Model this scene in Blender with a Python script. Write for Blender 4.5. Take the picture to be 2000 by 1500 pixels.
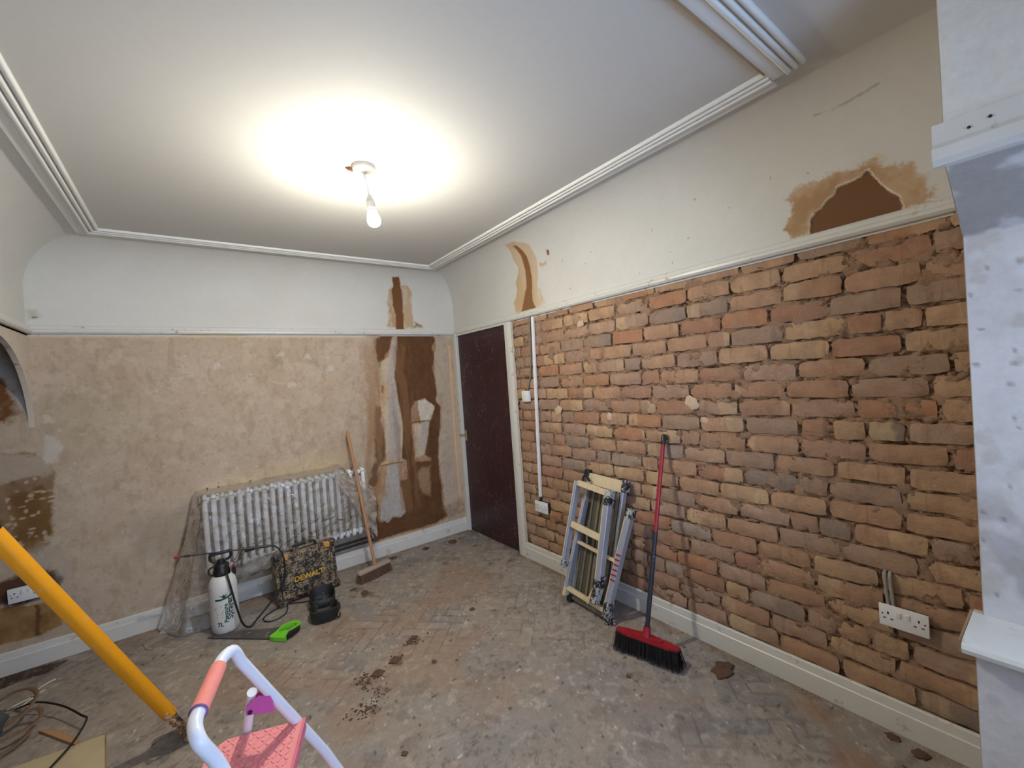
import bpy, bmesh, math, random
import numpy as np
from mathutils import Vector, Matrix, Euler

for o in list(bpy.data.objects):
    bpy.data.objects.remove(o, do_unlink=True)
SC = bpy.context.scene
COL = SC.collection
rnd = random.Random(7)

# ------------------------------------------------------------ camera, sky, exposure
cam_d = bpy.data.cameras.new('camera'); cam = bpy.data.objects.new('camera', cam_d); COL.objects.link(cam)
cam_d.sensor_width = 36.0; cam_d.lens = 827.03 / 2000 * 36.0; cam_d.clip_start = 0.02; cam_d.clip_end = 200
CR = Vector((0.7973, -0.5995, -0.0707)).normalized()
CF = Vector((0.6002, 0.7997, -0.0159)).normalized()
CU = CR.cross(CF)
CR = CF.cross(CU)
cam.matrix_world = Matrix(((CR.x, CU.x, -CF.x, -2.1667), (CR.y, CU.y, -CF.y, -3.8037), (CR.z, CU.z, -CF.z, 1.5265), (0, 0, 0, 1)))
SC.camera = cam

world = bpy.data.worlds.new('overcast_sky'); SC.world = world; world.use_nodes = True
_wn = world.node_tree.nodes; _bg = _wn.get('Background') or _wn.new('ShaderNodeBackground')
_bg.inputs['Color'].default_value = (0.47, 0.65, 1.0, 1)
_bg.inputs['Strength'].default_value = 4.0
SC.view_settings.view_transform = 'Standard'; SC.view_settings.look = 'None'
SC.view_settings.exposure = 1.05; SC.view_settings.gamma = 1.0; SC.view_settings.use_curve_mapping = False
BULB_STRENGTH = 640.0

H = 2.56          # ceiling
W = 2.95          # room width (left wall at x = -W, right wall at x = 0, back wall at y = 0)
YF = -3.62        # front wall with the bay opening
RAIL = 1.995      # underside of the picture rail
COVE = 0.29

def portal(name, loc, rot, sx, sy):
    d = bpy.data.lights.new(name, 'AREA'); d.shape = 'RECTANGLE'; d.size = sx; d.size_y = sy
    d.cycles.is_portal = True
    o = bpy.data.objects.new(name, d); o.location = loc; o.rotation_euler = rot; COL.objects.link(o)
portal('window_front_offscreen', (-1.33, -4.74, 1.47), (math.pi / 2, 0, 0), 1.7, 1.5)
portal('window_right_offscreen', (-0.32, -4.35, 1.47), (math.pi / 2, 0, math.pi / 2), 0.7, 1.5)

# ------------------------------------------------------------ small helpers
def c(r, g, b, k=1.0):
    f = lambda v: (v / 255 / 12.92 if v / 255 <= 0.04045 else ((v / 255 + 0.055) / 1.055) ** 2.4) * k
    return (f(r), f(g), f(b))

def tag(o, label=None, cat=None, group=None, kind=None):
    if label: o['label'] = label
    if cat: o['category'] = cat
    if group: o['group'] = group
    if kind: o['kind'] = kind
    return o

def thing(name, label, cat, loc=(0, 0, 0), group=None):
    o = bpy.data.objects.new(name, None); COL.objects.link(o); o.location = loc
    o.empty_display_size = 0.05
    return tag(o, label, cat, group)

def link(name, me, mat=None, parent=None):
    o = bpy.data.objects.new(name, me); COL.objects.link(o)
    if mat is not None and len(me.materials) == 0: me.materials.append(mat)
    if parent is not None:
        o.parent = parent
        # parts are modelled in world space; the parents are unrotated
        o.location = -world_loc(parent)
    return o

def world_loc(o):
    v = Vector(o.location); p = o.parent
    while p is not None:
        v = v + Vector(p.location); p = p.parent
    return v

I4 = Matrix.Identity(4)
def TR(loc=(0, 0, 0), rot=(0, 0, 0)):
    return Matrix.Translation(loc) @ Euler(rot).to_matrix().to_4x4()
def frame(o, ex, ey, ez):
    return Matrix(((ex[0], ey[0], ez[0], o[0]), (ex[1], ey[1], ez[1], o[1]), (ex[2], ey[2], ez[2], o[2]), (0, 0, 0, 1)))

def catmull(pts, n=8, closed=False):
    P = [Vector(p) for p in pts]; out = []
    m = len(P)
    rng = range(m) if closed else range(m - 1)
    for i in rng:
        if closed: a, b, d, e = P[(i - 1) % m], P[i], P[(i + 1) % m], P[(i + 2) % m]
        else: a, b, d, e = P[max(i - 1, 0)], P[i], P[i + 1], P[min(i + 2, m - 1)]
        for k in range(n):
            t = k / n
            out.append(0.5 * ((2 * b) + (d - a) * t + (2 * a - 5 * b + 4 * d - e) * t * t + (3 * b - a - 3 * d + e) * t ** 3))
    if not closed: out.append(P[-1])
    return out

class MB:
    """collects shapes into one bmesh, built as one mesh object"""
    def __init__(s): s.bm = bmesh.new()
    def box(s, cen, size, T=I4, bev=0.0, seg=1, rot=None):
        r = bmesh.ops.create_cube(s.bm, size=1.0)
        vs = r['verts']
        M = T @ Matrix.Translation(cen) @ (Euler(rot).to_matrix().to_4x4() if rot else I4) @ Matrix.Diagonal((size[0], size[1], size[2], 1))
        bmesh.ops.transform(s.bm, matrix=M, verts=vs)
        if bev > 0:
            es = list({e for v in vs for e in v.link_edges})
            bmesh.ops.bevel(s.bm, geom=es, offset=bev, segments=seg, affect='EDGES', profile=0.5)
        return s
    def tube(s, path, r, n=10, closed=False, caps=True, T=I4, flat=None):
        P = [T @ Vector(p) for p in path]; m = len(P)
        rr = r if isinstance(r, (list, tuple)) else [r] * m
        tang = []
        for i in range(m):
            if closed: t = P[(i + 1) % m] - P[(i - 1) % m]
            else: t = P[min(i + 1, m - 1)] - P[max(i - 1, 0)]
            tang.append(t.normalized() if t.length > 1e-9 else Vector((0, 0, 1)))
        up = Vector((0, 0, 1)) if abs(tang[0].z) < 0.9 else Vector((1, 0, 0))
        nrm = (up - tang[0] * up.dot(tang[0])).normalized(); rings = []
        for i in range(m):
            nrm = nrm - tang[i] * nrm.dot(tang[i]); nrm.normalize()
            bi = tang[i].cross(nrm)
            fx, fy = (1, 1) if flat is None else flat
            rings.append([s.bm.verts.new(P[i] + (nrm * math.cos(a) * fx + bi * math.sin(a) * fy) * rr[i]) for a in [2 * math.pi * k / n for k in range(n)]])
        for i in range(m if closed else m - 1):
            A, B = rings[i], rings[(i + 1) % m]
            for k in range(n):
                s.bm.faces.new((A[k], A[(k + 1) % n], B[(k + 1) % n], B[k]))
        if caps and not closed:
            s.bm.faces.new(rings[0][::-1]); s.bm.faces.new(rings[-1])
        return s
    def lathe(s, prof, n=24, T=I4, sx=1.0, sy=1.0, arc=None):
        rings = []
        for (r, z) in prof:
            rings.append([s.bm.verts.new(T @ Vector((max(r, 1e-5) * math.cos(2 * math.pi * k / n) * sx, max(r, 1e-5) * math.sin(2 * math.pi * k / n) * sy, z))) for k in range(n)])
        for A, B in zip(rings, rings[1:]):
            for k in range(n):
                s.bm.faces.new((A[k], A[(k + 1) % n], B[(k + 1) % n], B[k]))
        s.bm.faces.new(rings[0][::-1]); s.bm.faces.new(rings[-1])
        return s
    def prism(s, poly, z0, z1, T=I4):
        a = [s.bm.verts.new(T @ Vector((p[0], p[1], z0))) for p in poly]
        b = [s.bm.verts.new(T @ Vector((p[0], p[1], z1))) for p in poly]
        n = len(poly)
        s.bm.faces.new(a[::-1]); s.bm.faces.new(b)
        for k in range(n): s.bm.faces.new((a[k], a[(k + 1) % n], b[(k + 1) % n], b[k]))
        return s
    def loft(s, prof, p0, p1, ex, ey):
        """profile polygon (in ex, ey) swept straight from p0 to p1"""
        ex, ey = Vector(ex), Vector(ey)
        a = [s.bm.verts.new(Vector(p0) + ex * u + ey * v) for u, v in prof]
        b = [s.bm.verts.new(Vector(p1) + ex * u + ey * v) for u, v in prof]
        n = len(prof)
        s.bm.faces.new(a[::-1]); s.bm.faces.new(b)
        for k in range(n): s.bm.faces.new((a[k], a[(k + 1) % n], b[(k + 1) % n], b[k]))
        return s
    def quad(s, *pts):
        s.bm.faces.new([s.bm.verts.new(Vector(p)) for p in pts]); return s
    def mesh(s, name, smooth=None):
        bmesh.ops.recalc_face_normals(s.bm, faces=s.bm.faces[:])
        me = bpy.data.meshes.new(name); s.bm.to_mesh(me); s.bm.free()
        if smooth is not None:
            for p in me.polygons: p.use_smooth = True
            try: me.set_sharp_from_angle(angle=math.radians(smooth))
            except Exception: pass
        return me
    def build(s, name, mat, parent=None, smooth=None):
        return link(name, s.mesh(name, smooth), mat, parent)

def text_mesh(txt, size, depth=0.0008, align='CENTER', bold=0.0):
    cu = bpy.data.curves.new('lettering', 'FONT'); cu.body = txt; cu.size = size; cu.extrude = depth; cu.align_x = align; cu.resolution_u = 3; cu.offset = bold
    o = bpy.data.objects.new('lettering', cu); COL.objects.link(o)
    bpy.context.view_layer.update()
    me = bpy.data.meshes.new_from_object(o.evaluated_get(bpy.context.evaluated_depsgraph_get()))
    bpy.data.objects.remove(o); bpy.data.curves.remove(cu)
    return me

# ------------------------------------------------------------ node materials
class NT:
    def __init__(s, name):
        s.m = bpy.data.materials.new(name); s.m.use_nodes = True
        s.t = s.m.node_tree; s.N = s.t.nodes; s.L = s.t.links
        s.b = s.N.get('Principled BSDF'); s.out = s.N.get('Material Output')
    def n(s, typ, props=None, **ins):
        nd = s.N.new(typ)
        for k, v in (props or {}).items(): setattr(nd, k, v)
        for k, v in ins.items(): s.set(nd, k, v)
        return nd
    def set(s, nd, k, v):
        key = int(k[1:]) if k[0] == 'i' and k[1:].isdigit() else k.replace('_', ' ')
        sock = nd.inputs[key]
        if hasattr(v, 'is_output'): s.L.new(v, sock)
        else:
            if isinstance(v, (tuple, list)) and len(v) == 3 and sock.type == 'RGBA': v = (*v, 1)
            sock.default_value = v
    def coord(s, kind='Object'): return s.n('ShaderNodeTexCoord').outputs[kind]
    def pos(s): return s.n('ShaderNodeNewGeometry').outputs['Position']
    def map(s, v, scale=(1, 1, 1), rot=(0, 0, 0), loc=(0, 0, 0)):
        nd = s.n('ShaderNodeMapping', None, Vector=v); nd.inputs['Scale'].default_value = scale; nd.inputs['Rotation'].default_value = rot; nd.inputs['Location'].default_value = loc
        return nd.outputs[0]
    def noise(s, scale, detail=4, rough=0.55, vec=None, dist=0.0):
        nd = s.n('ShaderNodeTexNoise', None, Scale=scale, Detail=detail, Roughness=rough, Distortion=dist)
        if vec is not None: s.L.new(vec, nd.inputs['Vector'])
        return nd.outputs['Fac']
    def voro(s, scale, vec=None, feature='F1', out='Distance'):
        nd = s.n('ShaderNodeTexVoronoi', {'feature': feature}, Scale=scale)
        if vec is not None: s.L.new(vec, nd.inputs['Vector'])
        return nd.outputs[out]
    def ramp(s, fac, stops, interp='LINEAR'):
        nd = s.n('ShaderNodeValToRGB', None, Fac=fac); cr = nd.color_ramp; cr.interpolation = interp
        while len(cr.elements) < len(stops): cr.elements.new(0.5)
        for e, (p, col) in zip(cr.elements, stops):
            e.position = p
            col = (col, col, col) if isinstance(col, (int, float)) else col
            e.color = (*col[:3], 1)
        return nd.outputs['Color']
    def mix(s, fac, a, b, mode='MIX'):
        nd = s.n('ShaderNodeMix', {'data_type': 'RGBA', 'blend_type': mode})
        s.set(nd, 'i0', fac); s.set(nd, 'i6', a); s.set(nd, 'i7', b)
        return nd.outputs[2]
    def math(s, op, a, b=0.0, cl=False):
        nd = s.n('ShaderNodeMath', {'operation': op, 'use_clamp': cl}); s.set(nd, 'i0', a); s.set(nd, 'i1', b)
        return nd.outputs[0]
    def bump(s, h, strength=0.3, dist=0.01):
        nd = s.n('ShaderNodeBump', None, Height=h, Strength=strength, Distance=dist); return nd.outputs[0]
    def fin(s, col=None, rough=None, metal=None, normal=None, **kw):
        if col is not None: s.set(s.b, 'Base Color', col)
        if rough is not None: s.set(s.b, 'Roughness', rough)
        if metal is not None: s.set(s.b, 'Metallic', metal)
        if normal is not None: s.L.new(normal, s.b.inputs['Normal'])
        for k, v in kw.items(): s.set(s.b, k, v)
        return s.m

def plain(name, col, rough=0.5, metal=0.0, var=0.12, scale=25.0, bump=0.08, dirt=None, dirt_amt=0.0, dirt_scale=9.0):
    t = NT(name); v = t.pos()
    n = t.noise(scale, 4, 0.6, v)
    a = tuple(x * (1 - var) for x in col); b = tuple(min(1, x * (1 + var)) for x in col)
    cc = t.mix(n, a, b)
    if dirt is not None:
        d = t.ramp(t.noise(dirt_scale, 6, 0.7, v), [(0.62 - dirt_amt * 0.3, 0.0), (0.72 - dirt_amt * 0.25, 1.0)])
        cc = t.mix(d, cc, dirt)
    return t.fin(cc, rough, metal, t.bump(n, bump, 0.002))

def splatter(name, base, spl, amount=0.5, scale=55.0, rough=0.6, metal=0.0):
    """base colour covered in dried splashes"""
    t = NT(name); v = t.pos()
    n = t.noise(scale, 5, 0.65, v, 0.6); n2 = t.noise(scale * 0.22, 3, 0.5, v)
    f = t.math('ADD', n, t.math('MULTIPLY', t.math('SUBTRACT', n2, 0.5), 0.5))
    m = t.ramp(f, [(0.56 - amount * 0.14, 0.0), (0.60 - amount * 0.14, 1.0)])
    sc = t.mix(t.noise(scale * 2, 3, 0.5, v), tuple(x * 0.75 for x in spl), spl)
    cc = t.mix(m, base, sc)
    r = t.mix(m, (rough,) * 3, (0.9,) * 3)
    mm = t.mix(m, (metal,) * 3, (0, 0, 0))
    return t.fin(cc, r, mm, t.bump(m, 0.25, 0.002))

def attr_mat(name, rough=0.85, var=0.10, scale=14.0, bump=0.25, bscale=60.0, spec=0.3, dark=None, streak=False):
    t = NT(name); v = t.pos()
    a = t.n('ShaderNodeAttribute', {'attribute_name': 'albedo'}).outputs['Color']
    n = t.noise(scale, 6, 0.65, v); n2 = t.noise(bscale, 5, 0.6, v)
    k = t.ramp(n, [(0.25, 1 - var), (0.75, 1 + var * 0.6)])
    cc = t.mix(1.0, a, k, 'MULTIPLY')
    k2 = t.ramp(n2, [(0.3, 1 - var * 0.8), (0.6, 1.0)])
    cc = t.mix(1.0, cc, k2, 'MULTIPLY')
    h = t.math('ADD', n2, t.math('MULTIPLY', n, 1.5))
    t.set(t.b, 'Specular IOR Level', spec)
    return t.fin(cc, rough, 0.0, t.bump(h, bump, 0.004))

M = {}
M['ceiling'] = plain('ceiling_paint', c(192, 191, 187), 0.8, var=0.03, scale=30, bump=0.05)
M['trim'] = plain('white_gloss', c(206, 205, 199), 0.28, var=0.04, scale=12, bump=0.03, dirt=c(150, 120, 85), dirt_amt=0.02, dirt_scale=14)
M['skirting'] = plain('skirting_paint', c(208, 206, 200), 0.4, var=0.05, scale=16, bump=0.06, dirt=c(165, 140, 105), dirt_amt=0.08, dirt_scale=11)
M['raw_edge'] = plain('bare_timber_edge', c(150, 124, 94), 0.85)
M['wall'] = attr_mat('plaster_wall', 0.9, 0.10, 16, 0.2, 70)
M['paint'] = attr_mat('painted_wall', 0.75, 0.03, 20, 0.08, 90)
M['floor'] = attr_mat('floor_screed', 0.72, 0.18, 22, 0.45, 90, spec=0.35)
M['bay'] = attr_mat('bay_plaster', 0.8, 0.08, 14, 0.2, 60)
M['mortar'] = attr_mat('mortar', 0.95, 0.22, 30, 0.7, 120, spec=0.1)
M['white_plastic'] = plain('white_plastic', c(225, 225, 226), 0.35, var=0.03)
M['grey_plastic'] = plain('grey_cable', c(150, 148, 142), 0.5)
M['black_plastic'] = plain('black_plastic', c(24, 24, 26), 0.4, var=0.2, dirt=c(120, 110, 98), dirt_amt=0.06, dirt_scale=40)
M['black_rubber'] = plain('black_rubber', c(20, 20, 21), 0.5, var=0.2)
M['dark_hole'] = plain('dark_slot', c(40, 36, 33), 0.8)
M['brass'] = plain('worn_brass', c(190, 175, 140), 0.35, metal=0.8)
M['rad_white'] = plain('radiator_enamel', c(228, 228, 228), 0.35, var=0.03)
M['wood'] = plain('broom_wood', c(170, 126, 88), 0.6, var=0.18, scale=30)
M['red_plastic'] = plain('red_plastic', c(150, 28, 40), 0.35, var=0.1, dirt=c(150, 120, 110), dirt_amt=0.03, dirt_scale=50)
M['alu'] = plain('aluminium', c(180, 186, 200), 0.4, 0.55, var=0.1, scale=40, dirt=c(150, 138, 120), dirt_amt=0.06, dirt_scale=40)
M['alu_cream'] = plain('plaster_caked_aluminium', c(205, 186, 152), 0.8, 0.0, var=0.15, scale=50, dirt=c(120, 105, 85), dirt_amt=0.08, dirt_scale=60)
M['splat_black'] = splatter('splashed_black_plastic', c(22, 21, 24), c(186, 184, 182), 0.55, 70)
M['stool_white'] = plain('white_enamel_tube', c(226, 228, 236), 0.25, var=0.02)
M['pink_grip'] = plain('salmon_foam', c(236, 140, 128), 0.75, var=0.08, scale=60)
M['magenta'] = plain('magenta_plastic', c(200, 90, 165), 0.45)
M['green'] = plain('lime_green_plastic', c(110, 200, 40), 0.4)
M['yellow'] = plain('yellow_handle', c(226, 152, 12), 0.45, var=0.06, scale=20, dirt=c(190, 172, 150), dirt_amt=0.03, dirt_scale=16)

# ------------------------------------------------------------ numpy painting of wall and floor colour
_rng = np.random.default_rng(3)
_LAT = _rng.random((64, 256, 256)).astype(np.float32)
def vn(x, y, seed):
    L = _LAT[seed % 64]
    xi = np.floor(x).astype(int); yi = np.floor(y).astype(int); fx = x - xi; fy = y - yi
    fx = fx * fx * (3 - 2 * fx); fy = fy * fy * (3 - 2 * fy)
    a = L[xi % 256, yi % 256]; b = L[(xi + 1) % 256, yi % 256]; d = L[xi % 256, (yi + 1) % 256]; e = L[(xi + 1) % 256, (yi + 1) % 256]
    return (a * (1 - fx) + b * fx) * (1 - fy) + (d * (1 - fx) + e * fx) * fy
def fbm(x, y, scale, seed, octv=4, rough=0.55):
    s = 0; amp = 1; tot = 0
    for k in range(octv):
        s = s + amp * vn(x * scale + 13.7 * k, y * scale + 7.1 * k, seed + k * 3); tot += amp; amp *= rough; scale *= 2.03
    return s / tot
def sstep(a, b, x):
    t = np.clip((x - a) / (b - a), 0, 1); return t * t * (3 - 2 * t)
def sdf(x, y, poly):
    P = np.array(poly); d = np.full(x.shape, 1e9); inside = np.zeros(x.shape, bool)
    n = len(P)
    for i in range(n):
        ax, ay = P[i]; bx, by = P[(i + 1) % n]
        ex, ey = bx - ax, by - ay; wx, wy = x - ax, y - ay
        t = np.clip((wx * ex + wy * ey) / (ex * ex + ey * ey + 1e-12), 0, 1)
        d = np.minimum(d, (wx - ex * t) ** 2 + (wy - ey * t) ** 2)
        cnd = ((ay > y) != (by > y))
        with np.errstate(divide='ignore', invalid='ignore'):
            xi = (bx - ax) * (y - ay) / (by - ay + 1e-12) + ax
        inside ^= cnd & (x < xi)
    d = np.sqrt(d); return np.where(inside, -d, d)
class Canvas:
    def __init__(s, X, Y, base):
        s.X, s.Y = X, Y; s.col = np.empty(X.shape + (3,)); s.col[:] = base; s.off = np.zeros(X.shape)
    def blend(s, m, colr): s.col += (np.array(colr) - s.col) * m[..., None]
    def mul(s, m, k): s.col *= (1 + (k - 1) * m)[..., None]
    def poly(s, pts, colr, soft=0.008, warp=0.012, wsc=22, alpha=1.0, brk=0.0, bsc=30, seed=1, depth=0.0, colr2=None, stretch=(1, 1)):
        P = np.array(pts); pad = soft + warp + 0.02
        msk = (s.X > P[:, 0].min() - pad) & (s.X < P[:, 0].max() + pad) & (s.Y > P[:, 1].min() - pad) & (s.Y < P[:, 1].max() + pad)
        if not msk.any(): return
        x, y = s.X[msk], s.Y[msk]
        wx = x + warp * 2 * (fbm(x * stretch[0], y * stretch[1], wsc, seed, 4) - 0.5); wy = y + warp * 2 * (fbm(x * stretch[0], y * stretch[1], wsc, seed + 9, 4) - 0.5)
        wx = wx + warp * 0.9 * (fbm(x, y, wsc * 5, seed + 4, 3) - 0.5); wy = wy + warp * 0.9 * (fbm(x, y, wsc * 5, seed + 14, 3) - 0.5)
        m = sstep(soft, -soft, sdf(wx, wy, P)) * alpha
        if brk > 0: m = m * (1 - brk * sstep(0.45, 0.6, fbm(x * stretch[0], y * stretch[1], bsc, seed + 20, 4)))
        cc = np.array(colr)
        if colr2 is not None:
            k = sstep(0.3, 0.7, fbm(x * stretch[0], y * stretch[1], 12, seed + 30, 4))[..., None]; cc = cc * (1 - k) + np.array(colr2) * k
        sub = s.col[msk]; sub += (cc - sub) * m[..., None]; s.col[msk] = sub
        o = s.off[msk]; o += (depth - o) * m if depth else 0; s.off[msk] = o
    def stroke(s, pts, width, colr, **kw):
        for a, b in zip(pts, pts[1:]):
            a, b = np.array(a), np.array(b); d = (b - a) / (np.linalg.norm(b - a) + 1e-9); n = np.array((-d[1], d[0])) * width / 2
            s.poly([a + n, b + n, b - n, a - n], colr, **kw)
    def specks(s, n, area, colr, r=(0.002, 0.008), seed=0, alpha=0.9):
        g = np.random.default_rng(seed)
        for i in range(n):
            cx, cy = g.uniform(area[0], area[1]), g.uniform(area[2], area[3]); rr = g.uniform(*r) ; el = g.uniform(0.4, 1.6)
            i0 = np.searchsorted(s.xs, cx - rr * 2.5); i1 = np.searchsorted(s.xs, cx + rr * 2.5); j0 = np.searchsorted(s.ys, cy - rr * 2.5); j1 = np.searchsorted(s.ys, cy + rr * 2.5)
            if i1 <= i0 or j1 <= j0: continue
            x = s.X[i0:i1, j0:j1] - cx; y = s.Y[i0:i1, j0:j1] - cy
            m = sstep(1.3, 0.7, np.sqrt((x / rr * el) ** 2 + (y / rr / el) ** 2)) * alpha
            s.col[i0:i1, j0:j1] += (np.array(colr) - s.col[i0:i1, j0:j1]) * m[..., None]

def make_canvas(x0, x1, y0, y1, res, base):
    xs = np.linspace(x0, x1, int(round((x1 - x0) / res)) + 1); ys = np.linspace(y0, y1, int(round((y1 - y0) / res)) + 1)
    X, Y = np.meshgrid(xs, ys, indexing='ij'); k = Canvas(X, Y, base); k.xs, k.ys = xs, ys
    return k

def grid_obj(name, P, colr, mat, kind='structure', parent=None, smooth=True):
    nu, nv = P.shape[:2]
    me = bpy.data.meshes.new(name)
    me.vertices.add(nu * nv); me.vertices.foreach_set('co', P.reshape(-1).astype(np.float32))
    idx = np.arange(nu * nv).reshape(nu, nv)
    q = np.stack([idx[:-1, :-1], idx[1:, :-1], idx[1:, 1:], idx[:-1, 1:]], -1).reshape(-1)
    nf = len(q) // 4
    me.loops.add(nf * 4); me.loops.foreach_set('vertex_index', q.astype(np.int32))
    me.polygons.add(nf); me.polygons.foreach_set('loop_start', np.arange(0, nf * 4, 4, dtype=np.int32)); me.polygons.foreach_set('loop_total', np.full(nf, 4, np.int32))
    me.update(calc_edges=True)
    if smooth: me.polygons.foreach_set('use_smooth', np.ones(nf, bool))
    if colr is not None:
        at = me.attributes.new('albedo', 'FLOAT_COLOR', 'POINT')
        rgba = np.ones((nu * nv, 4), np.float32); rgba[:, :3] = np.clip(colr.reshape(-1, 3), 0, 1); at.data.foreach_set('color', rgba.reshape(-1))
    o = link(name, me, mat, parent)
    if kind: o['kind'] = kind
    return o

def cove(s):
    """arc length s above the floor -> (z, distance out from the wall)"""
    z0 = H - COVE; a = np.clip((s - z0) / COVE, 0, math.pi / 2)
    return np.where(s < z0, s, z0 + COVE * np.sin(a)), COVE * (1 - np.cos(a))
S_TOP = H - COVE + COVE * math.pi / 2

DKBROWN = c(102, 70, 45); TAN = c(156, 122, 90); LTAN = c(186, 158, 126); GREYB = c(174, 168, 163); CREAM = c(194, 178, 158)
PLASTER = c(186, 168, 149)

# ---- back wall below the picture rail (runs on behind the arch to x = -3.75)
k = make_canvas(-3.75, 0.0, 0.0, RAIL + 0.01, 0.006, PLASTER)
X, Z = k.X, k.Y
k.blend(sstep(0.35, 0.7, fbm(X, Z, 1.6, 1)) * 0.6, c(178, 158, 136))
k.blend(sstep(0.5, 0.8, fbm(X, Z, 5, 2)) * 0.35, c(196, 180, 164))
k.blend(sstep(0.58, 0.70, fbm(X, Z * 0.4, 18, 5)) * 0.25, c(152, 128, 96))
k.blend(sstep(0.55, 0.66, fbm(X, Z, 11, 15, 5, 0.65)) * 0.28, c(204, 190, 172)); k.blend(sstep(0.60, 0.70, fbm(X, Z, 34, 19, 4)) * 0.22, c(140, 122, 102))
k.poly([(-2.6, 0.45), (-2.15, 0.5), (-2.2, 0.8), (-2.55, 0.75)], c(150, 138, 122), soft=0.12, warp=0.1, wsc=6, alpha=0.5, seed=4)
k.poly([(-2.9, 1.2), (-2.5, 1.2), (-2.5, 1.6), (-2.9, 1.6)], c(172, 160, 132), soft=0.12, warp=0.1, wsc=5, alpha=0.35, seed=5)
# yellowed line of paste below the rail and around the taped sheet
k.stroke([(-2.95, RAIL - 0.012), (-0.9, RAIL - 0.012)], 0.02, c(206, 190, 158), soft=0.004, warp=0.004, alpha=0.9)
k.stroke([(-2.254, 0.553), (-2.193, 0.776), (-1.998, 0.838), (-1.764, 0.851), (-1.471, 0.845), (-1.369, 0.902), (-1.227, 0.894)], 0.03, c(196, 166, 100), soft=0.016, warp=0.03, wsc=30, alpha=0.55, brk=0.8, bsc=30, seed=8)
k.stroke([(-2.225, 0.729), (-2.282, 0.561), (-2.357, 0.367)], 0.02, c(120, 84, 40), soft=0.008, warp=0.012, alpha=0.7, brk=0.5, seed=9)
k.poly([(-2.131, 0.93), (-1.757, 0.954), (-1.3, 1.02), (-1.131, 1.037), (-1.1, 0.876), (-1.47, 0.858), (-1.899, 0.863), (-2.152, 0.841)], c(192, 170, 124), soft=0.03, warp=0.03, alpha=0.3, brk=0.5, seed=10)
# brown plaster showing where the chimney flue strip was cut out
Zt = dict()
k.poly([(-0.83, 2.003), (-0.771, 1.773), (-0.806, 1.678), (-0.825, 1.35), (-0.815, 1.198), (-0.798, 0.976), (-0.83, 0.829), (-0.882, 0.689), (-0.917, 0.601), (-0.966, 0.138), (-1.044, 0.161), (-0.996, 0.618), (-0.994, 0.819), (-0.958, 1.081), (-0.958, 1.296), (-0.95, 1.483), (-0.913, 1.75), (-0.873, 1.884)], TAN, soft=0.02, warp=0.03, wsc=14, alpha=0.75, brk=0.45, bsc=10, seed=11, stretch=(1, .35))
k.poly([(-0.781, 2.006), (-0.238, 2.009), (-0.213, 1.904), (-0.247, 1.786), (-0.257, 1.667), (-0.252, 1.429), (-0.266, 1.355), (-0.215, 1.276), (-0.226, 1.097), (-0.259, 0.981), (-0.275, 0.745), (-0.276, 0.626), (-0.259, 0.487), (-0.266, 0.324), (-0.221, 0.177), (-0.357, 0.145), (-0.697, 0.144), (-0.979, 0.142), (-0.943, 0.606), (-0.86, 0.807), (-0.815, 1.198), (-0.832, 1.351), (-0.815, 1.747), (-0.828, 1.938)], TAN, soft=0.012, warp=0.02, wsc=20, alpha=0.95, seed=12, stretch=(1, .5))
k.poly([(-0.767, 2.004), (-0.617, 2.004), (-0.668, 1.972), (-0.685, 1.881), (-0.765, 1.765), (-0.808, 1.746), (-0.825, 1.829), (-0.825, 1.938)], DKBROWN, soft=0.012, warp=0.02, seed=13, depth=0.004)
k.poly([(-0.616, 2.014), (-0.253, 2.013), (-0.223, 1.949), (-0.265, 1.875), (-0.247, 1.786), (-0.273, 1.668), (-0.259, 1.548), (-0.249, 1.428), (-0.266, 1.355), (-0.223, 1.276), (-0.233, 1.098), (-0.264, 0.982), (-0.283, 0.746), (-0.284, 0.627), (-0.271, 0.49), (-0.276, 0.326), (-0.236, 0.196), (-0.356, 0.152), (-0.696, 0.158), (-0.979, 0.142), (-0.968, 0.369), (-0.899, 0.297), (-0.785, 0.322), (-0.668, 0.32), (-0.674, 0.435), (-0.702, 0.554), (-0.687, 0.649), (-0.614, 0.634), (-0.608, 0.804), (-0.656, 0.812), (-0.618, 1.146), (-0.654, 1.404), (-0.67, 1.601), (-0.638, 1.74), (-0.641, 1.881)], DKBROWN, soft=0.006, warp=0.010, seed=14, depth=0.005, colr2=c(96, 64, 38))
k.poly([(-0.862, 1.354), (-0.805, 1.335), (-0.822, 1.199), (-0.794, 0.989), (-0.826, 0.843), (-0.873, 0.81), (-0.896, 0.691), (-0.943, 0.606), (-0.992, 0.644), (-0.928, 0.806), (-0.899, 0.869), (-0.891, 1.153)], DKBROWN, soft=0.014, warp=0.02, seed=15, depth=0.004, alpha=0.9)
k.poly([(-0.945, 0.58), (-0.907, 0.462), (-0.925, 0.344), (-0.899, 0.297), (-0.964, 0.246), (-0.96, 0.475)], DKBROWN, soft=0.012, warp=0.012, seed=16, alpha=0.9)
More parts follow.
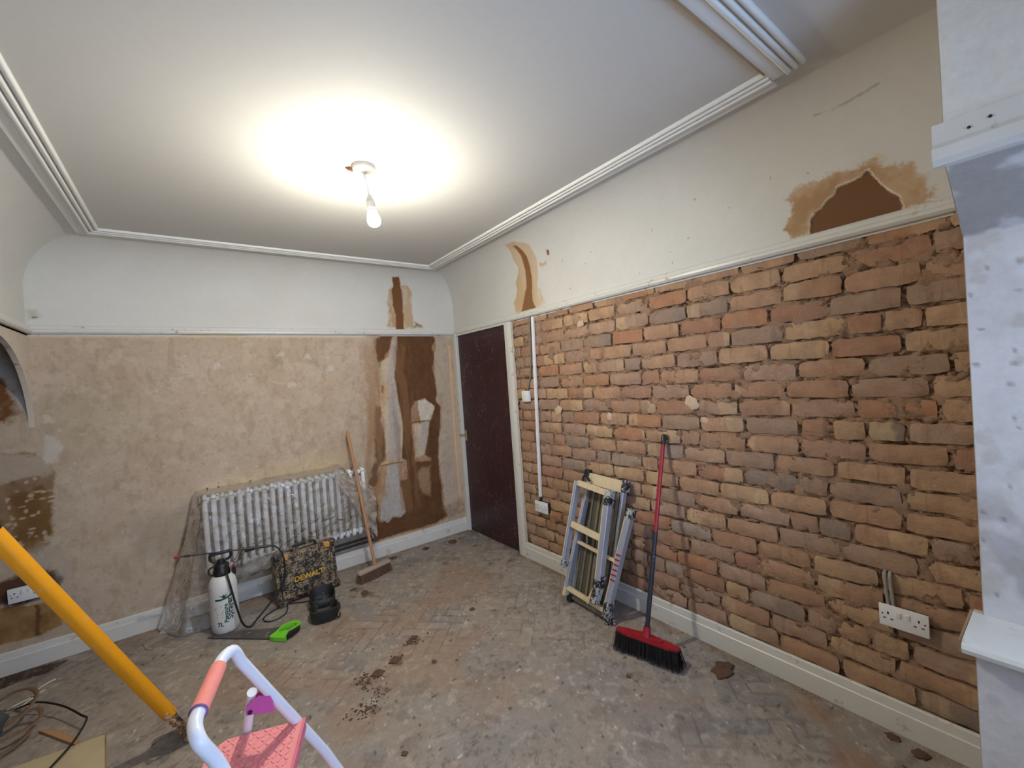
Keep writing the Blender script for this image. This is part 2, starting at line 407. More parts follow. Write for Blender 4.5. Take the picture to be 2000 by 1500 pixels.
# grey board and cream filler left inside it
k.poly([(-0.663, 1.976), (-0.616, 1.996), (-0.641, 1.797), (-0.67, 1.643), (-0.647, 1.375), (-0.624, 1.147), (-0.66, 0.841), (-0.618, 0.813), (-0.845, 0.812), (-0.851, 0.833), (-0.803, 0.852), (-0.799, 1.196), (-0.812, 1.335), (-0.827, 1.378), (-0.81, 1.664), (-0.787, 1.746), (-0.713, 1.799), (-0.684, 1.895)], CREAM, soft=0.01, warp=0.012, seed=17, colr2=c(186, 158, 126), stretch=(1, .4))
k.poly([(-0.657, 1.965), (-0.623, 1.979), (-0.646, 1.797), (-0.668, 1.629), (-0.656, 1.376), (-0.647, 1.15), (-0.67, 0.857), (-0.781, 0.828), (-0.753, 1.191), (-0.745, 1.384), (-0.723, 1.577), (-0.7, 1.77)], GREYB, soft=0.010, warp=0.012, seed=18, alpha=0.9)
k.poly([(-0.845, 0.812), (-0.615, 0.808), (-0.613, 0.641), (-0.695, 0.644), (-0.68, 0.549), (-0.66, 0.339), (-0.707, 0.302), (-0.784, 0.329), (-0.83, 0.285), (-0.91, 0.327), (-0.916, 0.464), (-0.893, 0.609)], c(178, 150, 122), soft=0.008, warp=0.012, seed=19, colr2=c(160, 124, 92))
k.poly([(-0.804, 0.8), (-0.682, 0.803), (-0.695, 0.644), (-0.683, 0.55), (-0.66, 0.339), (-0.707, 0.302), (-0.784, 0.329), (-0.83, 0.285), (-0.903, 0.332), (-0.888, 0.444), (-0.845, 0.544)], GREYB, soft=0.006, warp=0.010, seed=20)
k.poly([(-0.488, 1.361), (-0.385, 1.38), (-0.287, 1.305), (-0.301, 1.232), (-0.339, 1.155), (-0.542, 1.162), (-0.532, 1.293)], c(174, 146, 116), soft=0.010, warp=0.016, seed=21, colr2=c(150, 114, 82))
k.poly([(-0.449, 1.364), (-0.385, 1.378), (-0.287, 1.305), (-0.304, 1.233), (-0.339, 1.163), (-0.434, 1.167), (-0.449, 1.27)], c(206, 196, 180), soft=0.006, warp=0.014, wsc=30, seed=22)
k.poly([(-0.533, 1.157), (-0.339, 1.16), (-0.369, 1.027), (-0.429, 0.838), (-0.36, 0.797), (-0.371, 0.769), (-0.534, 0.784), (-0.534, 0.978)], c(176, 146, 116), soft=0.008, warp=0.012, seed=23, colr2=c(156, 120, 88))
k.poly([(-0.51, 1.14), (-0.355, 1.154), (-0.378, 1.028), (-0.428, 0.845), (-0.521, 0.817), (-0.517, 0.975)], CREAM, soft=0.012, warp=0.012, seed=24, stretch=(1, .4))
k.poly([(-0.427, 1.151), (-0.356, 1.15), (-0.383, 1.014), (-0.427, 0.852), (-0.45, 0.863)], GREYB, soft=0.006, warp=0.006, seed=25, alpha=0.7)
k.poly([(-0.469, 0.721), (-0.383, 0.713), (-0.39, 0.427), (-0.474, 0.475), (-0.522, 0.644)], c(170, 138, 108), soft=0.02, warp=0.02, seed=26, alpha=0.7)
k.stroke([(-0.86, 0.807), (-0.761, 0.814), (-0.645, 0.81)], 0.006, c(70, 44, 26), soft=0.002, warp=0.003, seed=27)
k.stroke([(-0.534, 1.164), (-0.434, 1.167), (-0.342, 1.164)], 0.006, c(70, 44, 26), soft=0.002, warp=0.003, seed=28)
for a in ('@Z',):
    k.poly([(-0.803, 1.54), (-0.782, 1.539), (-0.783, 1.47), (-0.806, 1.472)], c(150, 100, 66), soft=0.006, warp=0.008, seed=29)
k.specks(3, (-0.40, -0.33, 1.08, 1.10), c(70, 50, 36), (0.005, 0.007), 31)
def streaks(box, amt, sd):
    x0, x1, z0, z1 = box; w_ = sstep(x0 - .03, x0 + .03, X) * sstep(x1 + .03, x1 - .03, X) * sstep(z0 - .03, z0 + .03, Z) * sstep(z1 + .02, z1 - .02, Z)
    k.mul(w_, 1 - amt + 2 * amt * fbm(X, Z * 0.16, 38, sd, 4, 0.6)); k.mul(w_, 1 - amt + 2 * amt * fbm(X, Z, 60, sd + 5, 3, 0.6))
streaks((-1.0, -0.24, 0.14, 1.99), 0.16, 60)
k.poly([(-0.99, 0.5), (-0.80, 0.5), (-0.82, 1.95), (-0.96, 1.9)], TAN, soft=0.05, warp=0.05, wsc=10, alpha=0.5, brk=0.9, bsc=14, seed=61, stretch=(1.6, .25))
k.poly([(-0.72, 0.35), (-0.50, 0.35), (-0.52, 1.9), (-0.70, 1.9)], c(140, 104, 72), soft=0.03, warp=0.05, wsc=10, alpha=0.45, brk=0.95, bsc=12, seed=62, stretch=(2.2, .3))
# filled cable chase beside the door, grime in the corner
k.stroke([(-0.073, 1.888), (-0.079, 1.445), (-0.082, 0.925), (-0.075, 0.525), (-0.07, 0.169)], 0.022, c(218, 182, 150), soft=0.003, warp=0.003, seed=32)
k.blend(sstep(-0.13, -0.01, X) * 0.6 * fbm(X, Z, 9, 33), c(196, 168, 120))
k.poly([(-0.28, 0.282), (-0.07, 0.339), (0.024, 0.177), (-0.221, 0.177)], c(140, 110, 84), soft=0.03, warp=0.03, alpha=0.6, brk=0.5, seed=34)
# alcove behind the arch: brown render, dabs, dark hole round the socket
k.poly([(-3.263, 1.318), (-2.965, 1.269), (-2.891, 1.173), (-2.894, 1.005), (-2.911, 0.814), (-2.938, 0.703), (-2.993, 0.65), (-3.044, 0.707), (-3.128, 0.786), (-3.29, 0.852)], c(128, 98, 58), soft=0.01, warp=0.02, wsc=16, brk=0.25, bsc=9, seed=36, colr2=c(112, 80, 44), stretch=(1, .5))
k.poly([(-3.262, 1.344), (-2.965, 1.269), (-2.889, 1.2), (-2.89, 1.131), (-2.973, 1.126), (-3.108, 1.12), (-3.273, 1.154)], c(172, 156, 138), soft=0.012, warp=0.03, wsc=26, seed=37)
k.poly([(-3.297, 2.105), (-3.004, 1.98), (-2.936, 1.512), (-2.945, 1.445), (-3.006, 1.493), (-3.053, 1.458), (-3.332, 1.493)], c(166, 148, 126), soft=0.015, warp=0.03, brk=0.5, bsc=5, seed=38, colr2=c(176, 164, 150))
k.poly([(-3.315, 1.779), (-3.046, 1.725), (-3.005, 1.52), (-3.07, 1.473), (-3.332, 1.493)], c(112, 72, 40), soft=0.02, warp=0.03, brk=0.4, bsc=9, seed=39)
k.poly([(-2.92, 1.386), (-2.874, 1.366), (-2.845, 1.277), (-2.864, 1.21), (-2.917, 1.205)], c(196, 186, 174), soft=0.012, warp=0.02, seed=40)
k.poly([(-2.913, 1.503), (-2.881, 1.492), (-2.878, 1.45), (-2.912, 1.447)], c(198, 186, 170), soft=0.01, warp=0.012, seed=41)
k.poly([(-3.098, 0.556), (-3.025, 0.579), (-2.925, 0.531), (-2.894, 0.479), (-2.921, 0.439), (-2.981, 0.391), (-3.099, 0.382), (-3.184, 0.415), (-3.177, 0.531)], c(88, 62, 46), soft=0.014, warp=0.02, seed=42, depth=0.01)
k.poly([(-3.314, 0.433), (-3.01, 0.368), (-2.914, 0.359), (-2.912, 0.197), (-3.022, 0.173), (-3.329, 0.19)], c(128, 94, 54), soft=0.006, warp=0.012, seed=43, colr2=c(150, 118, 76))
k.stroke([(-3.005, 0.366), (-3.014, 0.17)], 0.02, c(98, 66, 38), soft=0.006, warp=0.01, seed=44)
k.poly([(-3.028, 0.682), (-2.938, 0.71), (-2.86, 0.644), (-2.851, 0.457), (-2.9, 0.46), (-2.932, 0.569), (-3.016, 0.569)], c(176, 164, 148), soft=0.03, warp=0.03, alpha=0.7, seed=45)
k.specks(45, (-3.1, -2.89, 0.72, 1.12), c(186, 170, 146), (0.004, 0.014), 46, 0.8)
k.specks(140, (-2.85, -0.9, 0.2, 1.98), c(146, 112, 62), (0.002, 0.005), 47, 0.6)
k.specks(60, (-2.85, -0.9, 0.6, 1.98), c(206, 196, 184), (0.003, 0.008), 48, 0.6)
for q_ in ([(-2.014, 1.763), (-1.595, 1.84), (-1.401, 1.814), (-1.532, 1.59), (-1.229, 1.709)],):
    for (px, pz) in q_: k.poly([(px - .03, pz - .02), (px + .03, pz - .015), (px + .02, pz + .02), (px - .02, pz + .02)], c(202, 194, 184), soft=0.008, warp=0.02, wsc=40, alpha=0.7, seed=49)
P = np.stack([X, k.off + 0.004 * (fbm(X, Z, 4, 50) - 0.5), Z], -1)
wall_back = grid_obj('wall_back', P, k.col, M['wall'])
tag(wall_back, 'stripped beige plaster back wall with a brown patch beside the door')

# ---- back wall above the rail, coved into the ceiling
UPPER = c(206, 205, 200)
def upper_wall(name, u0, u1, res, paintfn, place):
    k = make_canvas(u0, u1, RAIL - 0.01, S_TOP, res, UPPER)
    k.blend(sstep(0.4, 0.7, fbm(k.X, k.Y, 2.5, 3)) * 0.3, c(196, 194, 188))
    paintfn(k)
    z, f = cove(k.Y)
    return grid_obj(name, place(k.X, z, f, k.off), k.col, M['paint'])
def paint_back(k):
    k.poly([(-0.657, 2.427), (-0.624, 2.448), (-0.62, 2.277), (-0.603, 2.162), (-0.607, 2.055), (-0.704, 2.074), (-0.68, 2.236), (-0.697, 2.311)], c(178, 148, 114), soft=0.01, warp=0.02, wsc=16, brk=0.3, seed=2, stretch=(1, .4))
    k.poly([(-0.531, 2.465), (-0.448, 2.461), (-0.415, 2.404), (-0.44, 2.304), (-0.438, 2.167), (-0.439, 2.053), (-0.543, 2.051)], c(186, 160, 128), soft=0.01, warp=0.02, wsc=16, brk=0.3, seed=3, stretch=(1, .4))
    k.poly([(-0.601, 2.546), (-0.523, 2.558), (-0.529, 2.455), (-0.533, 2.281), (-0.539, 2.048), (-0.62, 2.047), (-0.609, 2.181), (-0.632, 2.276), (-0.625, 2.41), (-0.599, 2.469)], c(116, 76, 44), soft=0.004, warp=0.006, seed=4, depth=0.006)
    k.poly([(-0.437, 2.131), (-0.356, 2.079), (-0.346, 2.066), (-0.438, 2.064)], c(150, 120, 90), soft=0.006, warp=0.015, brk=0.6, seed=5)
    k.poly([(-2.939, 2.146), (-2.899, 2.148), (-2.891, 2.098), (-2.943, 2.08)], c(170, 164, 140), soft=0.02, warp=0.02, alpha=0.7, seed=6)
    k.specks(2, (-2.93, -2.90, 2.07, 2.10), c(60, 52, 42), (0.006, 0.008), 7)
def place_back(x, z, f, off):
    t = (x + W) / W
    return np.stack([(-W + f) + t * (W - 2 * f), -f + off, z], -1)
upper_wall('wall_back_upper', -W, 0.0, 0.008, paint_back, place_back)

def paint_right(k):
    T1 = c(198, 176, 148); D1 = c(136, 96, 60)
    k.poly([(-1.064, 2.638), (-1.188, 2.612), (-1.212, 2.594), (-1.324, 2.54), (-1.349, 2.464), (-1.359, 2.415), (-1.347, 2.298), (-1.328, 2.197), (-1.335, 2.116), (-1.358, 2.06), (-1.288, 2.056), (-1.042, 2.054), (-1.015, 2.143), (-1.056, 2.17), (-1.081, 2.232), (-1.067, 2.302), (-1.113, 2.347), (-1.131, 2.409), (-1.096, 2.473), (-1.103, 2.56)], T1, soft=0.008, warp=0.014, wsc=18, seed=2, alpha=0.95, colr2=c(192, 160, 122), stretch=(1, .5))
    k.poly([(-1.145, 2.586), (-1.192, 2.569), (-1.223, 2.526), (-1.257, 2.463), (-1.259, 2.399), (-1.266, 2.316), (-1.26, 2.184), (-1.26, 2.109), (-1.292, 2.055), (-1.106, 2.054), (-1.153, 2.151), (-1.172, 2.202), (-1.192, 2.225), (-1.199, 2.36), (-1.196, 2.414), (-1.192, 2.481), (-1.17, 2.536)], D1, soft=0.004, warp=0.005, seed=3, depth=0.008)
    k.poly([(-1.48, 2.448), (-1.506, 2.439), (-1.5, 2.405), (-1.48, 2.408)], c(128, 88, 56), soft=0.003, warp=0.006, seed=4, depth=0.006)
    k.poly([(-1.38, 2.378), (-1.471, 2.36), (-1.461, 2.332), (-1.377, 2.358)], c(190, 166, 140), soft=0.008, warp=0.02, brk=0.6, seed=5)
    k.poly([(-1.343, 2.188), (-1.367, 2.183), (-1.409, 2.061), (-1.346, 2.062)], T1, soft=0.008, warp=0.02, brk=0.5, seed=6)
    k.poly([(-3.055, 2.051), (-3.033, 2.11), (-3.056, 2.142), (-3.069, 2.198), (-3.057, 2.236), (-3.072, 2.257), (-3.103, 2.274), (-3.139, 2.264), (-3.209, 2.279), (-3.287, 2.262), (-3.318, 2.268), (-3.358, 2.275), (-3.388, 2.239), (-3.443, 2.216), (-3.469, 2.203), (-3.476, 2.162), (-3.498, 2.148), (-3.513, 2.116), (-3.514, 2.07), (-3.499, 2.051), (-3.436, 2.051), (-3.29, 2.047)], c(186, 158, 128), soft=0.010, warp=0.024, wsc=26, seed=7, colr2=c(164, 130, 96))
    k.poly([(-3.318, 2.264), (-3.361, 2.29), (-3.384, 2.268), (-3.388, 2.239), (-3.357, 2.269)], c(200, 180, 140), soft=0.02, warp=0.03, seed=12, alpha=0.6)
    k.poly([(-3.131, 2.049), (-3.127, 2.109), (-3.147, 2.136), (-3.173, 2.155), (-3.195, 2.176), (-3.223, 2.19), (-3.231, 2.217), (-3.284, 2.224), (-3.315, 2.23), (-3.328, 2.247), (-3.343, 2.245), (-3.355, 2.212), (-3.376, 2.17), (-3.403, 2.138), (-3.427, 2.107), (-3.439, 2.062), (-3.433, 2.046), (-3.29, 2.047)], c(214, 200, 176), soft=0.002, warp=0.006, wsc=30, seed=8, depth=-0.002)
    k.poly([(-3.136, 2.046), (-3.132, 2.108), (-3.152, 2.133), (-3.177, 2.152), (-3.199, 2.173), (-3.226, 2.186), (-3.234, 2.211), (-3.286, 2.217), (-3.317, 2.224), (-3.33, 2.241), (-3.341, 2.24), (-3.351, 2.21), (-3.372, 2.168), (-3.399, 2.134), (-3.424, 2.103), (-3.435, 2.064), (-3.429, 2.048), (-3.29, 2.047)], c(112, 78, 50), soft=0.003, warp=0.006, wsc=30, seed=8, depth=0.007)
    k.poly([(-3.187, 2.526), (-3.253, 2.513), (-3.399, 2.537), (-3.401, 2.528), (-3.255, 2.504), (-3.192, 2.518)], c(150, 146, 138), soft=0.004, warp=0.006, brk=0.8, bsc=20, seed=9, alpha=0.7)
    k.specks(14, (-3.4, -1.6, 2.05, 2.4), c(120, 112, 100), (0.003, 0.006), 10, 0.7)
def place_right(y, z, f, off):
    t = y / YF
    return np.stack([-f + off, -f + t * (YF + f), z], -1)
upper_wall('wall_right_upper', YF, 0.0, 0.0045, paint_right, place_right)
def place_left(y, z, f, off):
    t = y / YF
    return np.stack([-W + f - off, -f + t * (YF + f), z], -1)
upper_wall('wall_left_upper', YF, 0.0, 0.03, lambda k: None, place_left)

# ---- left wall: arched header over the alcove, solid beyond it
AR = [(0.0, 1.43)] + [(-0.55 + 0.55 * math.cos(a), 1.43 + 0.51 * math.sin(a)) for a in [math.pi * i / 40 for i in range(41)]][1:]
M['plaster_plain'] = plain('pale_plaster', c(196, 184, 168), 0.88, var=0.1, scale=9, bump=0.15, dirt=c(140, 124, 104), dirt_amt=0.1, dirt_scale=8)
M['dark_plaster'] = plain('old_render', c(140, 122, 102), 0.9, var=0.2, scale=6, bump=0.2)
poly = AR + [(-1.1, 0.0), (YF, 0.0), (YF, RAIL + 0.02), (0.0, RAIL + 0.02)]
b = MB(); b.prism(poly, 0, -0.025, Matrix(((0, 0, 1, -W), (1, 0, 0, 0), (0, 1, 0, 0), (0, 0, 0, 1))))
tag(b.build('wall_left', M['plaster_plain']), 'plastered left wall with an arched alcove opening', kind='structure')
b = MB(); b.box((-3.80, -0.6, 1.1), (0.1, 1.3, 2.2)); b.box((-3.4, -1.15, 1.1), (0.72, 0.1, 2.2)); b.box((-3.4, -0.6, 2.2), (0.72, 1.2, 0.1))
tag(b.build('wall_alcove', M['dark_plaster']), kind='structure')

# ---- right wall: mortar bed and every brick
k = make_canvas(YF, -0.965, 0.0, RAIL + 0.01, 0.007, c(158, 128, 104))
k.blend(sstep(0.35, 0.7, fbm(k.X, k.Y, 7, 4)) * 0.7, c(142, 114, 92))
k.blend(sstep(0.55, 0.75, fbm(k.X, k.Y, 3, 6)) * 0.5, c(150, 128, 112))
k.blend(sstep(0.60, 0.68, fbm(k.X, k.Y, 30, 8)) * 0.6, c(84, 62, 46))
off = 0.016 - 0.011 * sstep(0.25, 0.75, fbm(k.X, k.Y, 14, 9, 5, 0.7)) - 0.008 * sstep(0.60, 0.72, fbm(k.X, k.Y, 7, 31)) + 0.010 * sstep(0.62, 0.70, fbm(k.X, k.Y, 16, 12)) + 0.018 * sstep(0.045, 0.015, np.abs(fbm(k.X, k.Y * 2.2, 11, 41, 4) - 0.5))
wall_right = grid_obj('wall_right', np.stack([off, k.X, k.Y], -1), k.col, M['mortar'])
tag(wall_right, 'exposed brick right wall with rough lime mortar')

def brick_material():
    t = NT('old_brick'); oi = t.n('ShaderNodeObjectInfo'); oc = t.coord('Object'); rv = oi.outputs['Random']
    sh = t.n('ShaderNodeVectorMath', {'operation': 'ADD'}); t.L.new(oc, sh.inputs[0])
    cx = t.n('ShaderNodeCombineXYZ'); t.L.new(t.math('MULTIPLY', rv, 37.0), cx.inputs[0]); t.L.new(t.math('MULTIPLY', rv, 91.0), cx.inputs[1]); t.L.new(cx.outputs[0], sh.inputs[1])
    v = sh.outputs[0]; wp = t.pos()
    base = oi.outputs['Color']
    n1 = t.noise(14, 5, 0.65, v); n2 = t.noise(44, 6, 0.75, v, 0.5); n3 = t.noise(9, 6, 0.7, wp)
    col = t.mix(1.0, base, t.ramp(n1, [(0.25, 0.74), (0.75, 1.18)]), 'MULTIPLY')
    # kiln-pale end of the brick
    sy = t.n('ShaderNodeSeparateXYZ'); t.L.new(oc, sy.inputs[0])
    sgn = t.math('SUBTRACT', t.math('MULTIPLY', t.math('GREATER_THAN', t.math('FRACT', t.math('MULTIPLY', rv, 7.3)), 0.5), 2.0), 1.0)
    yy = t.math('ADD', t.math('MULTIPLY', sy.outputs[1], sgn), t.math('MULTIPLY', t.math('SUBTRACT', n1, 0.5), 0.05))
    thr = t.math('SUBTRACT', 0.13, t.math('MULTIPLY', oi.outputs['Alpha'], 0.16))
    end = t.math('MULTIPLY', t.math('SUBTRACT', yy, thr), 70.0, True)
    col = t.mix(t.math('MULTIPLY', end, 0.5), col, c(200, 174, 136))
    # dark bands and mortar smears
    band = t.ramp(t.noise(5, 2, 0.5, t.map(v, (1, 6, 1))), [(0.60, 0.0), (0.66, 1.0)])
    col = t.mix(t.math('MULTIPLY', band, 0.3), col, c(126, 92, 72))
    smear = t.ramp(n3, [(0.47, 0.0), (0.62, 1.0)])
    col = t.mix(t.math('MULTIPLY', smear, 0.65), col, c(160, 130, 106))
    streak = t.ramp(t.noise(30, 5, 0.7, t.map(wp, (1, 1, 2.5)), 0.8), [(0.58, 0.0), (0.68, 1.0)])
    col = t.mix(t.math('MULTIPLY', streak, 0.4), col, c(186, 160, 132))
    grey = t.ramp(t.noise(3.0, 4, 0.6, wp), [(0.54, 0.0), (0.68, 1.0)])
    col = t.mix(t.math('MULTIPLY', grey, 0.5), col, c(150, 128, 116))
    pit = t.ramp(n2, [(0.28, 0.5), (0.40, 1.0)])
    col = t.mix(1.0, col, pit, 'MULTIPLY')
    blk = t.ramp(t.noise(6.5, 6, 0.7, t.map(wp, loc=(3, 1, 7))), [(0.70, 0.0), (0.76, 1.0)])
    col = t.mix(t.math('MULTIPLY', blk, 0.7), col, c(66, 56, 50))
    t.set(t.b, 'Specular IOR Level', 0.2)
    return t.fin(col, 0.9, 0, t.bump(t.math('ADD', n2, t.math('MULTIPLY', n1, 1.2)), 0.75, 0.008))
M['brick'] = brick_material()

def brick_mesh(i, L, Hh):
    g = random.Random(100 + i); nx, nz = 7, 3
    bm = bmesh.new(); rows = []
    for a in range(nx + 1):
        row = []
        for d in range(nz + 1):
            y = -L / 2 + L * a / nx; z = -Hh / 2 + Hh * d / nz
            edge = (a in (0, nx)) or (d in (0, nz)); corner = (a in (0, nx)) and (d in (0, nz))
            x = g.uniform(-0.0035, 0.0015)
            if edge: x += g.uniform(0.002, 0.007)
            if corner: x += g.uniform(0.002, 0.008); y *= 0.965; z *= g.uniform(0.84, 0.95)
            if edge and g.random() < 0.12: x += 0.007; z *= 0.93
            y += g.uniform(-0.003, 0.003) ; z += g.uniform(-0.003, 0.003)
            row.append(bm.verts.new((x, y, z)))
        rows.append(row)
    for a in range(nx):
        for d in range(nz): bm.faces.new((rows[a][d], rows[a][d + 1], rows[a + 1][d + 1], rows[a + 1][d]))
    per = [rows[a][0] for a in range(nx + 1)] + [rows[nx][d] for d in range(1, nz + 1)] + [rows[a][nz] for a in range(nx - 1, -1, -1)] + [rows[0][d] for d in range(nz - 1, 0, -1)]
    back = [bm.verts.new((0.03, v.co.y * 0.97, v.co.z * 0.94)) for v in per]
    n = len(per)
    for q in range(n): bm.faces.new((per[q], per[(q + 1) % n], back[(q + 1) % n], back[q]))
    bmesh.ops.recalc_face_normals(bm, faces=bm.faces[:])
    # outward front must face -x
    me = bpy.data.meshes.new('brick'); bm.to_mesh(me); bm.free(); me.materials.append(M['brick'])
    for p in me.polygons: p.use_smooth = True
    me.set_sharp_from_angle(angle=math.radians(50))
    return me
CP = 0.0867; BH = 0.0735
STR = [brick_mesh(i, 0.224, BH) for i in range(14)]
HDR = [brick_mesh(40 + i, 0.106, BH) for i in range(7)]
TONES = [(176, 140, 112), (180, 146, 116), (168, 130, 104), (172, 136, 110), (162, 122, 98), (166, 136, 116), (184, 152, 120), (158, 132, 114), (172, 126, 96), (172, 142, 122)]
GREYT = [(150, 132, 118), (156, 138, 124), (144, 128, 116)]
nb = 0; course = 0; ztop = 1.944 + 0.0867
while ztop - CP * course > 0.09:
    zc = ztop - CP * course - CP / 2
    g = random.Random(500 + course)
    header_row = course in (4, 9, 14, 19)
    y = YF + 0.004 - g.uniform(0.0, 0.2); kk = 0
    while y < -0.975:
        hd = header_row if g.random() < 0.9 else (not header_row)
        if header_row: hd = g.random() < 0.55
        else: hd = g.random() < 0.07
        L0 = (0.106 if hd else 0.224); sc = g.uniform(0.96, 1.05); Lb = L0 * sc
        a, e = y, y + Lb
        y = e + g.uniform(0.010, 0.016)
        a2, e2 = max(a, YF + 0.003), min(e, -0.978)
        if e2 - a2 < 0.03: continue
        me = (HDR if (e2 - a2) < 0.15 else STR)
        me = me[g.randrange(len(me))]
        Lm = 0.106 if me in HDR else 0.224
        ob = bpy.data.objects.new('brick', me); COL.objects.link(ob); ob.parent = wall_right
        ob.location = (g.uniform(-0.003, 0.005), (a2 + e2) / 2, zc + g.uniform(-0.003, 0.003))
        ob.scale = (1, (e2 - a2) / Lm, g.uniform(0.97, 1.04))
        ob.rotation_euler = (g.uniform(-0.012, 0.012), g.uniform(-0.03, 0.03), g.uniform(-0.015, 0.015))
        tone = g.choice(TONES)
        if g.random() < 0.07: tone = g.choice(GREYT)
        cr, cg, cb = c(*tone); kz = 1.0
        ob.color = (cr, cg, cb, g.random() if g.random() < 0.32 else 0.0)
        nb += 1
    course += 1
print('bricks', nb)

# dabs of plaster left on the bricks
M['dab'] = plain('plaster_dab', c(192, 166, 142), 0.9, var=0.12, scale=40, bump=0.4)
for (y_, z_, r_) in [(*q, r) for q, r in zip([(-2.539, 1.317), (-1.471, 1.255), (-2.605, 1.224), (-1.754, 1.862), (-1.956, 1.222), (-1.67, 1.561)], (0.042, 0.038, 0.022, 0.03, 0.026, 0.0))]:
    if r_ == 0: continue
    g = random.Random(int(y_ * -1000)); bm_ = MB(); bmesh.ops.create_icosphere(bm_.bm, subdivisions=3, radius=1.0)
    for v in bm_.bm.verts:
        an = math.atan2(v.co.z, v.co.y); j = 0.88 + 0.14 * math.sin(2 * an + r_ * 900) + 0.09 * math.sin(5 * an + r_ * 500) + 0.08 * g.random(); v.co = Vector((v.co.x * 0.006, v.co.y * r_ * j, v.co.z * r_ * j))
    o = bm_.build('plaster_dab', M['dab'], wall_right, 60); o.location = (-0.001, y_, z_)

# ---- floor with the print of the lifted herringbone blocks
k = make_canvas(-3.75, 0.02, -4.75, 0.02, 0.0085, c(150, 142, 135))
X, Y = k.X, k.Y
wv = 0.075; u_ = (X * 0.7071 - Y * 0.7071) / wv; v_ = (X * 0.7071 + Y * 0.7071) / wv
iu = np.floor(u_).astype(int); iv = np.floor(v_).astype(int); kk = (iu - iv) % 6
hor = kk < 3
bu = np.where(hor, iu - kk, iu); bv = np.where(hor, iv, iv - (5 - kk))
ln = np.where(hor, (u_ - bu) / 3, (v_ - bv) / 3); wd = np.where(hor, v_ - iv, u_ - iu)
hsh = (np.sin(bu * 12.9898 + bv * 78.233 + hor * 3.7) * 43758.5453) % 1.0
edge = np.minimum(np.minimum(ln, 1 - ln) * 3, np.minimum(wd, 1 - wd))
lf = fbm(X, Y, 1.1, 3); lf2 = fbm(X, Y, 3.2, 5)
k.blend(sstep(0.3, 0.7, lf) * 0.7, c(154, 140, 126))
k.blend(sstep(0.45, 0.75, lf2) * 0.5, c(134, 130, 128))
vis = 0.25 + 0.75 * sstep(0.38, 0.58, fbm(X, Y, 1.7, 8))
k.mul(vis * 0.9, 1 + (hsh - 0.5)[...] * 0.34)
k.blend((hsh > 0.88) * vis * 0.5, c(112, 112, 114))
k.blend((hsh < 0.08) * vis * 0.4, c(172, 156, 140))
k.blend(sstep(0.10, 0.0, edge) * vis * 0.75 * sstep(0.42, 0.6, fbm(X, Y, 6, 9)), c(92, 84, 78))
grit = fbm(X, Y, 38, 11, 4, 0.7); area = sstep(0.42, 0.66, fbm(X, Y, 2.6, 12))
k.blend(sstep(0.58, 0.66, grit) * (0.10 + 0.60 * area) * 0.8, c(98, 90, 84))
k.blend(sstep(0.60, 0.70, fbm(X, Y, 26, 14, 4, 0.65)) * 0.5 * (1 - area * 0.5), c(190, 178, 164))
k.blend(sstep(0.62, 0.72, fbm(X * 0.35 + Y, Y * 0.35 - X, 12, 16)) * 0.35, c(98, 86, 78))
k.blend(sstep(0.60, 0.75, fbm(X, Y, 1.9, 18)) * 0.4, c(150, 118, 94))
k.blend(sstep(0.66, 0.72, fbm(X, Y, 0.9, 27)) * 0.6 * sstep(-2.4, -3.2, Y), c(150, 112, 86))
k.blend(sstep(-0.10, -0.02, X) * 0.7 * sstep(0.3, 0.6, fbm(X, Y, 10, 20)), c(120, 88, 62))
k.blend(sstep(-0.10, -0.02, Y) * 0.7 * sstep(0.3, 0.6, fbm(X, Y, 10, 21)), c(122, 92, 66))
k.specks(420, (-3.2, -0.05, -3.4, -0.05), c(206, 198, 188), (0.003, 0.006), 22, 0.9)
k.specks(420, (-3.2, -0.05, -3.4, -0.05), c(58, 46, 40), (0.003, 0.009), 23, 0.8)
g = np.random.default_rng(24)
for (fx, fy) in [(-1.493, -1.525), (-1.594, -1.767), (-1.554, -1.555), (-1.365, -1.489), (-1.207, -1.388), (-1.515, -1.663), (-0.3, -0.21), (-0.791, -0.107), (-0.548, -0.12), (-0.196, -0.175), (-0.939, -0.248), (-0.179, -0.429), (-1.265, -0.471), (-1.331, -0.564), (-1.233, -0.61), (-0.292, -0.848), (-0.509, -2.441), (-0.57, -2.727), (-0.217, -2.292), (-0.569, -0.562), (-0.143, -0.934)]:
    rr = g.uniform(0.02, 0.05)
    a = [(fx + rr * g.uniform(0.5, 1.3) * math.cos(t), fy + rr * g.uniform(0.5, 1.3) * math.sin(t)) for t in np.linspace(0, 6.28, 9)[:-1]]
    k.poly(a, c(92, 66, 46), soft=0.006, warp=0.02, wsc=45, brk=0.55, bsc=45, seed=int(g.integers(60)), alpha=0.75)
k.poly([(-3.21, -0.011), (-3.172, -0.011), (-3.007, -0.024), (-2.898, -0.056), (-2.889, -0.087), (-2.94, -0.158), (-3.022, -0.151), (-3.133, -0.173), (-3.169, -0.176)], c(64, 46, 32), soft=0.006, warp=0.014, wsc=30, seed=44, brk=0.3, bsc=40)
hgt = 0.002 * (fbm(X, Y, 6, 30) - 0.5) - 0.0012 * sstep(0.04, 0.0, edge) * vis
floor = grid_obj('floor', np.stack([X, Y, hgt - 0.001], -1), k.col, M['floor'])
tag(floor, 'dusty grey screed floor with the faint print of lifted herringbone blocks')

